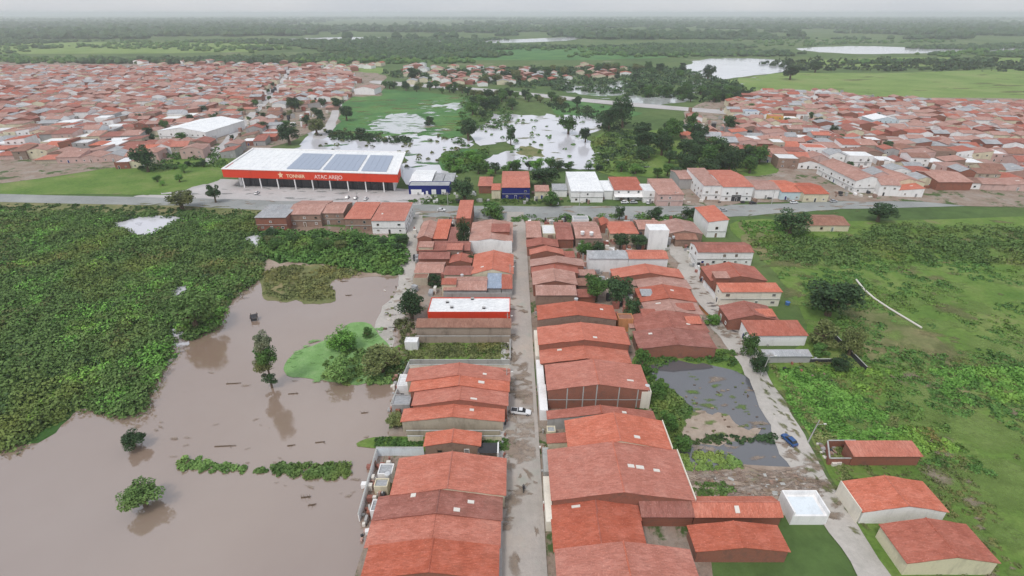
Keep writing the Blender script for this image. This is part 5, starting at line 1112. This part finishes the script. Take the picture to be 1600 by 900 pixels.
# roof vents of the flat white roof and posts of the brick gable wall
for px_, py_ in ((699, 473), (706, 481), (738, 468), (756, 482)):
    p = G(px_, py_, 4.7); e = empty('roof_vent', (p.x, p.y, 4.7), 0, 'dark square vent on the flat white roof, ' + {699: 'the one nearest its back corner', 706: 'near its front edge by the dark tree', 738: 'on its far edge', 756: 'near its front edge towards the street'}[px_], 'vent')
    MB().box(-.45, .45, -.35, .35, 0, .5).build('vent_box', 'dark', e); MB().box(-.55, .55, -.45, .45, .502, .56).build('vent_cap', 'grey', e)
for o in list(bpy.data.objects):
    if o.name.startswith('brick_gable_house') and not o.parent:
        wl = [c for c in o.children if c.name.startswith('wall')][0]; ys = min(v.co.y for v in wl.data.vertices); xs = max(v.co.x for v in wl.data.vertices); zs = max(v.co.z for v in wl.data.vertices)
        for f in (-.62, -.3, -.03, .42, .8):
            hh = 6.2 + (zs - 6.2) * (1 - abs(f)) - .1; MB().box(f * xs - .14, f * xs + .14, ys - .05, ys + .02, 0, hh).build('concrete_post', 'concrete', o)
        MB().box(-xs, xs, ys - .04, ys + .02, 3.0, 3.22).build('concrete_band', 'concrete', o)
# poles, pipe, driftwood
def pole(px_, py_, h, lean, label):
    p = G(px_, py_); e = empty('street_pole', (p.x, p.y, 0), 0, label, 'pole', 'concrete street poles')
    MB().tube((0, 0, 0), (lean, 0, h), .17, .11, 8).build('shaft', 'concrete', e)
    MB().box(lean - .9, lean + .9, -.06, .06, h - .9, h - .78).build('crossarm', 'wood', e)
    b = MB(); b.tube((lean, 0, h - 1.4), (lean + 1.3, -.3, h - .9), .04, .03, 6); b.build('lamp_arm', 'metal', e); MB().box(lean + 1.1, lean + 1.7, -.45, -.15, h - .95, h - .82).build('lamp_head', 'lamp_lens', e)
pole(1189, 588, 8.2, .9, 'leaning pale pole beside the dark bush and dirt street')
pole(1262, 692, 7.2, .8, 'leaning pale pole beyond the blue car at the field edge')
pole(793, 520, 7.5, 0, 'street pole on the central street beside the brown rendered building')
pole(792, 610, 7.5, 0, 'street pole on the central street beside the joined orange gables')
pole(797, 440, 7.5, 0, 'street pole on the central street beside the pale blue sheet roof')
pole(560, 322, 8, 0, 'pole beside the main road in front of the supermarket car park')
pole(700, 322, 8, 0, 'pole beside the main road before the large dark round tree')
pole(905, 322, 8, 0, 'pole beside the main road before the white hall')
pole(1052, 321, 8, 0, 'pole beside the main road before the pink shop house')
pole(1205, 320, 8, 0, 'pole beside the main road before the single storey salmon roof')
pts = [G(1338, 437, .5), G(1350, 452, .5), G(1366, 466, .5), G(1390, 482, .5), G(1440, 512, .5)]
b = MB()
for k in range(4): b.tube(pts[k], pts[k + 1], .32, .32, 8)
tag(b.build('water_pipe', 'bone'), 'long pale pipe lying across the field', 'pipe')
def drift(px_, py_, L, n, label, seed, up=.6, cat='driftwood', name='driftwood'):
    p = G(px_, py_); rr = random.Random(seed); e = empty(name, (p.x, p.y, 0), 0, label, cat)
    MB().tube((-L / 2, 0, .08), (L / 2, .3, .2), .16, .07, 7).build('log', 'bark', e)
    for k in range(n):
        x = rr.uniform(-L / 2, L / 2); MB().tube((x, .05, .1), (x + rr.uniform(-.6, .6), rr.uniform(-.6, .6), rr.uniform(.3, 1) * up + .1), .06, .02, 5).build('branch', 'bark', e)
drift(570, 646, 1.8, 3, 'dark log floating near the ragged tree at the beige ended house', 1)
drift(500, 692, 2.2, 2, 'thin log adrift below the dark floating log', 2)
drift(455, 697, 1.8, 2, 'short log adrift above the long weed strip', 3)
drift(365, 600, 4.0, 3, 'long branch lying flat in floodwater beside the two-tiered tree', 4, .3)
drift(352, 698, 5.0, 2, 'long thin branch drifting above the shorter weed strip', 5, .2)
drift(478, 778, 2.0, 6, 'twiggy dead bush in water below the longer weed strip', 6, 1.2)
drift(488, 790, 1.6, 5, 'small twigs in water below the twiggy dead bush', 7, 1.0)
drift(538, 440, 3.0, 4, 'dead branches at the waterline beside the olive islet', 8, .8)
drift(545, 462, 2.4, 4, 'dead branches in water below the olive islet', 9, .8)
drift(458, 616, 2.6, 4, 'green weedy branch near the foot of the two-tiered tree', 10, .6)
p = G(398, 500); e = empty('sunken_hut', (p.x, p.y, 0), .3, 'small dark ruined hut frame standing in the brown floodwater', 'hut')
for x in (-.9, .9):
    for y in (-.8, .8): MB().tube((x, y, -.3), (x * 1.05, y, 2.4), .10, .08, 6).build('post', 'bark', e)
MB().add([(-1.2, -1, 1.3), (1.2, -1, 1.5), (1.2, 1, 1.9), (-1.2, 1, 1.7), (-1.2, -1, 1.2), (1.2, -1, 1.4), (1.2, 1, 1.8), (-1.2, 1, 1.6)], [(0, 1, 2, 3), (7, 6, 5, 4), (0, 4, 5, 1), (1, 5, 6, 2), (2, 6, 7, 3), (3, 7, 4, 0)]).build('roof_board', 'dark', e)
MB().box(-1, 1, -.85, -.78, .1, 1.1).build('side_board', 'dark', e)
# ------------------------------------------------------------ vehicles
def loft(secs):
    V, Fc = [], []; n = len(secs[0])
    for s in secs: V += s
    for i in range(len(secs) - 1):
        for k in range(n): Fc.append((i * n + k, i * n + (k + 1) % n, (i + 1) * n + (k + 1) % n, (i + 1) * n + k)[::-1])
    Fc += [tuple(range(n)), tuple(range(len(V) - 1, len(V) - n - 1, -1))]
    return V, Fc
def sec(x, hw, z0, z1, tuck=.9):
    return [(x, -hw * .92, z0), (x, -hw, z0 + (z1 - z0) * .45), (x, -hw * tuck, z1), (x, hw * tuck, z1), (x, hw, z0 + (z1 - z0) * .45), (x, hw * .92, z0)]
def car(x, y, yaw, m, label, kind='hatch', z=.3, name='car', cat='car'):
    e = empty(name, (x, y, z), yaw, label, cat)
    hl = 2.1 if kind == 'hatch' else 2.6
    V, Fc = loft([sec(-hl, .72, .38, .78), sec(-hl + .12, .82, .28, .92), sec(-.6, .87, .25, .97), sec(.7, .87, .25, .95), sec(hl - .35, .82, .28, .80), sec(hl, .66, .38, .62)]); mesh('body', V, Fc, m, e)
    c0, c1 = (-1.75, .9) if kind == 'hatch' else (-.9, 1.2)
    V, Fc = loft([sec(c0, .74, .9, .93, .98), sec(c0 + .35, .74, .9, 1.38, .84), sec(c1 - .75, .74, .9, 1.42, .84), sec(c1, .72, .9, .94, .98)]); mesh('cabin_glass', V, Fc, 'glass', e)
    MB().box(c0 + .4, c1 - .8, -.6, .6, 1.40, 1.46).build('roof', m, e)
    if kind == 'pickup':
        b = MB(); b.box(-2.5, -1.0, -.84, -.76, .9, 1.12); b.box(-2.5, -1.0, .76, .84, .9, 1.12); b.box(-2.56, -2.5, -.84, .84, .9, 1.12); b.build('cargo_bed', m, e); MB().box(-2.48, -1.0, -.74, .74, .96, .99).build('bed_liner', 'dark', e)
    for sx in (-1, 1):
        for sy in (-1, 1):
            w_ = empty('wheel', (sx * (hl - .78), sy * .80, .31)); w_.parent = e; w_.rotation_euler = (0, 0, math.pi / 2)
            MB().cylx(0, 0, -.11, .11, .31, 14).build('tyre', 'tyre', w_); MB().cylx(0, 0, -.12, .12, .17, 10).build('rim', 'metal', w_)
    for sy in (-1, 1):
        MB().box(hl - .1, hl + .02, sy * .52 - .16, sy * .52 + .16, .52, .66).build('headlight', 'lamp_lens', e); MB().box(-hl - .02, -hl + .1, sy * .55 - .13, sy * .55 + .13, .62, .76).build('tail_light', 'car_red', e)
def cpx(px_, py_, yaw, m, label, **k):
    p = G(px_, py_); car(p.x, p.y, R(yaw), m, label, **k)
cpx(814, 647, -8, 'car_white', 'white pickup truck parked across the central street', kind='pickup', name='pickup_truck', cat='pickup truck')
cpx(1232, 691, 108, 'car_blue', 'blue car driving on the dirt street beside the ditch', z=.24)
for px_, py_, yw, m, lab in ((976, 318, 5, 'car_white', 'white car parked before the red roofed shop'), (990, 318, 3, 'car_silver', 'silver car parked next to the white one before the red roofed shop'), (1012, 318, 80, 'car_white', 'white car nosing towards the white topped shop'),
    (1176, 319, 10, 'car_black', 'black car before the white villa'), (1240, 318, 4, 'car_white', 'white car before the pale blue fronted house'), (1302, 316, 8, 'car_silver', 'silver car below the long tall house'), (543, 310, 90, 'car_white', 'white car in the supermarket car park, by the orange roof'),
    (556, 311, 90, 'car_silver', 'silver car in the supermarket car park, second from the white one'), (572, 312, 85, 'car_white', 'white car in the supermarket car park facing the fascia sign end'), 
    (402, 303, 92, 'car_white', 'white car in the supermarket car park near the dark narrow tree'), (690, 330, -3, 'car_white', 'white car driving on the main road past the blue shop'), (1130, 330, 3, 'car_silver', 'silver car on the main road by the narrow white house')):
    cpx(px_, py_, yw, m, lab, z=.18)
# motorcyclist on the central street
p = G(818, 767); e = empty('motorcycle', (p.x, p.y, .26), R(86), 'small dark motorcycle on the central street', 'motorcycle')
for x in (-.62, .66):
    w_ = empty('wheel', (x, 0, .3)); w_.parent = e; w_.rotation_euler = (0, 0, math.pi / 2); MB().cylx(0, 0, -.05, .05, .3, 14).build('tyre', 'tyre', w_); MB().cylx(0, 0, -.055, .055, .08, 8).build('hub', 'metal', w_)
b = MB(); b.tube((-.62, 0, .3), (.1, 0, .5), .05, .05); b.tube((.1, 0, .5), (.5, 0, .85), .05, .04); b.tube((.66, 0, .3), (.48, 0, .98), .035, .035); b.box(-.15, .25, -.13, .13, .3, .6); b.build('frame', 'metal', e)
V, Fc = loft([sec(-.75, .10, .68, .74), sec(-.3, .15, .66, .76), sec(.1, .13, .66, .74)]); mesh('seat', V, Fc, 'tyre', e)
V, Fc = loft([sec(.08, .11, .64, .80), sec(.25, .15, .62, .90), sec(.45, .10, .70, .88)]); mesh('fuel_tank', V, Fc, 'car_red', e)
b = MB(); b.tube((.46, -.34, 1.02), (.46, .34, 1.02), .02, .02, 6); b.build('handlebar', 'metal', e)
def rider():
    e2 = empty('person', (p.x, p.y, .26), R(86), 'person in dark clothes riding the motorcycle on the central street', 'person')
    vs = [(-.15, 0, .82), (-.12, 0, 1.05), (-.05, 0, 1.30), (.0, 0, 1.42), (.03, 0, 1.52), (-.1, -.12, .82), (.25, -.2, .72), (.12, -.2, .36), (.26, -.2, .30), (-.1, .12, .82), (.25, .2, .72), (.12, .2, .36), (.26, .2, .30), (-.03, -.2, 1.34), (.10, -.27, 1.10), (.38, -.28, 1.05), (.47, -.28, 1.03), (-.03, .2, 1.34), (.10, .27, 1.10), (.38, .28, 1.05), (.47, .28, 1.03)]
    ed = [(0, 1), (1, 2), (2, 3), (3, 4), (0, 5), (5, 6), (6, 7), (7, 8), (0, 9), (9, 10), (10, 11), (11, 12), (2, 13), (13, 14), (14, 15), (15, 16), (2, 17), (17, 18), (18, 19), (19, 20)]
    ra = [.16, .15, .16, .08, .06, .1, .08, .055, .045, .1, .08, .055, .045, .07, .05, .04, .035, .07, .05, .04, .035]
    me = bpy.data.meshes.new('body'); me.from_pydata(vs, ed, []); me.materials.append(M('cloth_dark')); o = link('body', me, e2)
    o.modifiers.new('s', 'SKIN')
    if not me.skin_vertices: me.attributes
    for i, r in enumerate(ra): me.skin_vertices[0].data[i].radius = (r, r)
    me.skin_vertices[0].data[0].use_root = True
    o.modifiers.new('d', 'SUBSURF').levels = 1
    def ball(nm, c, r, m):
        V = []; n = 10
        for j in range(1, 7):
            t = math.pi * j / 7
            V += [(c[0] + r[0] * math.sin(t) * math.cos(6.2832 * k / n), c[1] + r[1] * math.sin(t) * math.sin(6.2832 * k / n), c[2] + r[2] * math.cos(t)) for k in range(n)]
        Fc = [(j * n + k, (j + 1) * n + k, (j + 1) * n + (k + 1) % n, j * n + (k + 1) % n) for j in range(5) for k in range(n)] + [tuple(range(n)), tuple(range(6 * n - 1, 5 * n - 1, -1))]
        return mesh(nm, V, Fc, m, e2, True)
    ball('head', (.06, 0, 1.63), (.10, .085, .125), 'skin'); ball('helmet', (.03, 0, 1.68), (.135, .12, .12), 'car_black')
    for s in (-1, 1):
        b = MB(); b.box(.44, .50, s * .28 - .045, s * .28 + .045, 1.0, 1.05)
        for k in range(4): b.tube((.47, s * .28 - .035 + k * .023, 1.04), (.53, s * .28 - .035 + k * .023, 1.0), .012, .01, 5)
        b.tube((.45, s * .28 - s * .04, 1.02), (.49, s * .28 - s * .08, 1.0), .012, .01, 5); b.build('hand', 'skin', e2)
try: rider()
except Exception as ex: print('rider', ex)
# ------------------------------------------------------------ air
hz = MB().box(-17000, 17000, -950, 23000, -1.5, 104).build('haze', 'glass'); hz['kind'] = 'stuff'; hz['label'] = 'thin humid haze over the flooded plain'
m = bpy.data.materials.new('air'); m.use_nodes = True; n = m.node_tree; n.nodes.clear(); oo = N(n, 'ShaderNodeOutputMaterial'); pv = N(n, 'ShaderNodeVolumePrincipled')
pv.inputs['Color'].default_value = (.93, .95, 1, 1); pv.inputs['Density'].default_value = .00013; pv.inputs['Anisotropy'].default_value = .2
n.links.new(pv.outputs[0], oo.inputs['Volume']); hz.data.materials.clear(); hz.data.materials.append(m)
growth('pond_scrub', [(1008, 600), (1036, 600), (1072, 640), (1060, 690), (1060, 712), (1030, 660)], 150, (.6, 1.5), (.4, .8), 'leaf_marsh', 44, .34, 'low green scrub between pond and the backs of the houses', 50)
growth('marsh_light', MARSH, 1300, (1.2, 3.0), (.6, .95), 'leaf_bright', 46, .40, 'lighter yellow green clumps in the marsh', 51, HOLES, thr=.12)
growth('reeds', [(470, 226), (510, 200), (690, 212), (738, 222), (700, 276), (630, 262)], 60, (1, 2.4), (.5, .9), 'leaf_olive', 34, .7, 'reeds in the white floodwater behind the supermarket', 52)
growth('reeds', [(738, 200), (774, 178), (930, 184), (942, 232), (930, 262), (756, 262), (794, 222)], 70, (1, 2.4), (.5, .9), 'leaf_mid', 34, .7, 'reeds in the wide white floodwater', 53, thr=.05)
growth('yard_weeds', [(985, 430), (1012, 430), (1000, 545), (985, 545)], 60, (.5, 1.2), (.5, .9), 'leaf_mid', 34, .3, 'weeds in the back yards', 54)
growth('yard_weeds', [(940, 620), (990, 620), (1010, 640), (950, 645)], 30, (.4, .9), (.5, .9), 'leaf_dark', 34, .26, 'weeds below the tall brick gable wall', 55)
# extra fittings on single buildings
for o in list(bpy.data.objects):
    lb = o.get('label', '')
    if lb.startswith('white two storey villa') or 'white awning' in lb:
        me = [c for c in o.children if c.name.startswith('wall')][0].data
        xs = min(v.co.x for v in me.vertices); xy = max(v.co.y for v in me.vertices)
        if 'villa' in lb: MB().box(xs - .08, xs + .02, -2.5, 2.6, .05, 3.6).build('garage_door', 'dark', o)
        else:
            V = [(xs - 3.0, -xy, 2.6), (xs, -xy, 3.2), (xs, xy, 3.2), (xs - 3.0, xy, 2.6)]; V += [(x, y, z - .1) for x, y, z in V]
            mesh('awning', V, [(0, 3, 2, 1)[::-1], (4, 5, 6, 7)[::-1], (0, 1, 5, 4)[::-1], (1, 2, 6, 5)[::-1], (2, 3, 7, 6)[::-1], (3, 0, 4, 7)[::-1]], 'white', o)
# marsh: taller crowns and drier olive patches
growth('marsh_olive', MARSH, 500, (1.2, 2.8), (.6, 1.0), 'leaf_olive', 44, .42, 'olive dry clumps in the marsh', 61, HOLES, thr=.18)
growth('road_hedge', [(800, 339), (1100, 339), (1150, 342), (1100, 347), (800, 347)], 150, (.8, 2.0), (.5, .9), 'leaf_mid', 40, .42, 'weeds and low hedge between the terraces and the main road', 62, thr=-.1)
growth('shop_weeds', [(640, 312), (745, 312), (840, 312), (890, 314), (890, 320), (640, 318)], 90, (.8, 1.9), (.4, .8), 'leaf_mid', 36, .42, 'weeds along the far side of the main road', 63)
growth('meadow_scrub', [(720, 150), (800, 156), (800, 200), (740, 204), (730, 240), (700, 250), (715, 200)], 240, (1.4, 3.4), (.5, .9), 'leaf_mid', 36, .8, 'scrub around the far floodwater', 64)
growth('meadow_scrub', [(840, 160), (940, 168), (1000, 200), (1010, 260), (930, 270), (945, 205), (880, 176)], 260, (1.4, 3.6), (.5, .9), 'leaf_dark', 36, .8, 'dark scrub on the far bank of the wide floodwater', 65, thr=-.05)
# loose junk, boards, rubble and little roofs that fill yards and gaps
def clutter(name, poly, n, size, hz_, mats, label, seed, thr=-9, avoid=True):
    rr = random.Random(seed); xs = [q[0] for q in poly]; ys = [q[1] for q in poly]; A, B = G(0, max(ys)).y, G(0, min(ys)).y; mb = MB(); idx = []; c = t = 0
    while c < n and t < n * 40:
        t += 1; Y = rr.uniform(A, B); pyy = P(0, Y)[1]; X = (rr.uniform(min(xs), max(xs)) - 800) / PXM(pyy); pp = P(X, Y)
        if not inpoly(pp[0], pp[1], poly): continue
        c += 1; w_, d_, h = rr.uniform(*size), rr.uniform(*size) * .6, rr.uniform(*hz_); a = rr.choice([0, 0, 1.57, rr.uniform(0, 3)]); o = len(mb.V); tl = rr.uniform(-.25, .25) * w_ * .4
        mb.box(-w_ / 2, w_ / 2, -d_ / 2, d_ / 2, 0, h)
        for i in range(o, len(mb.V)):
            x, y, z = mb.V[i]; z = z + (tl * x / w_ if z > 0 else 0); mb.V[i] = (X + x * math.cos(a) - y * math.sin(a), Y + x * math.sin(a) + y * math.cos(a), .1 + z)
        idx += [rr.randrange(len(mats))] * 6
    tag(mesh(name, mb.V, mb.F, None, mats=mats, idx=idx), label, kind='stuff')
JM = ['white', 'grey', 'brick_dull', 'roof_old', 'roof_grey', 'concrete', 'dark', 'bone', 'roof_pink', 'brick']
clutter('yard_junk', [(646, 345), (735, 345), (738, 470), (648, 460)], 110, (.5, 3.0), (.4, 3.2), JM, 'junk, boards and lean-tos filling the yards by the side road', 1)
clutter('yard_junk', [(575, 720), (612, 716), (600, 800), (560, 860)], 60, (.4, 1.6), (.3, 1.6), JM, 'junk and washing basins in the flooded side yard', 2)
clutter('yard_junk', [(612, 585), (642, 585), (632, 650), (606, 650)], 30, (.4, 1.4), (.3, 1.6), JM, 'junk behind the joined orange gables', 3)
clutter('yard_junk', [(900, 380), (1005, 395), (1010, 545), (985, 545), (940, 470), (905, 455)], 130, (.5, 2.6), (.4, 2.8), JM, 'junk, sheets and small lean-tos between the two terraces', 4)
clutter('yard_junk', [(822, 345), (1050, 345), (1050, 392), (880, 400)], 120, (.6, 3.0), (.5, 3.4), JM, 'junk and small lean-tos among the roofs near the main road', 5)
clutter('yard_junk', [(1050, 370), (1100, 375), (1120, 440), (1150, 480), (1160, 520), (1100, 450)], 60, (.4, 1.8), (.4, 1.8), JM, 'junk and porches beside the dirt street', 6)
clutter('yard_junk', [(1195, 540), (1270, 545), (1330, 590), (1300, 600), (1200, 570)], 22, (.3, 1.2), (.2, .9), JM, 'junk behind the grey patio shelter', 7)
clutter('bank_debris', [(600, 440), (650, 445), (640, 560), (600, 560)], 50, (.3, 1.2), (.1, .6), ['bark', 'bone', 'grey', 'leaf_olive'], 'flood debris on the muddy bank', 8)
clutter('pond_debris', [(1070, 595), (1180, 600), (1205, 680), (1070, 684)], 34, (.2, 1.0), (.05, .3), ['bark', 'g_mud', 'leaf_olive'], 'mud lumps and debris in the pond', 9)
clutter('plot_debris', [(1080, 738), (1250, 738), (1280, 776), (1090, 776)], 110, (.2, 1.3), (.05, .25), ['g_rub', 'g_mud', 'brick_dull', 'wood', 'concrete'], 'broken boards and rubble on the brown dirt plot', 10)
clutter('kerb_junk', [(836, 480), (850, 480), (862, 800), (850, 800), (842, 620)], 60, (.3, 1.2), (.3, 1.4), JM, 'steps and junk along the house fronts of the central street', 11)
clutter('kerb_junk', [(796, 400), (800, 400), (792, 700), (783, 800), (780, 800), (788, 620)], 40, (.3, 1.0), (.3, 1.2), JM, 'steps and junk along the flood side of the central street', 12)
clutter('street_junk', [(1276, 690), (1300, 695), (1310, 730), (1290, 730)], 26, (.4, 1.6), (.2, 1.0), ['bone', 'grey', 'brick_dull', 'dark'], 'rubble beside the roofless brick enclosure', 13)
clutter('shop_front_junk', [(640, 300), (1060, 300), (1380, 296), (1380, 312), (1060, 320), (640, 318)], 150, (.6, 2.6), (.5, 2.2), ['white', 'grey', 'dark', 'brick_dull', 'bone', 'concrete'], 'stalls, walls and junk before the shops of the main road', 14)
clutter('town_junk', TL, 900, (1.0, 5.0), (1.0, 4.4), JM + ['white', 'cream', 'roof_red'], 'yard walls, tanks and lean-tos between the roofs behind the supermarket', 15)
clutter('town_junk', TR, 800, (1.0, 4.6), (1.0, 4.4), JM + ['white', 'cream', 'roof_red'], 'yard walls, tanks and lean-tos between the roofs of the far town', 16)
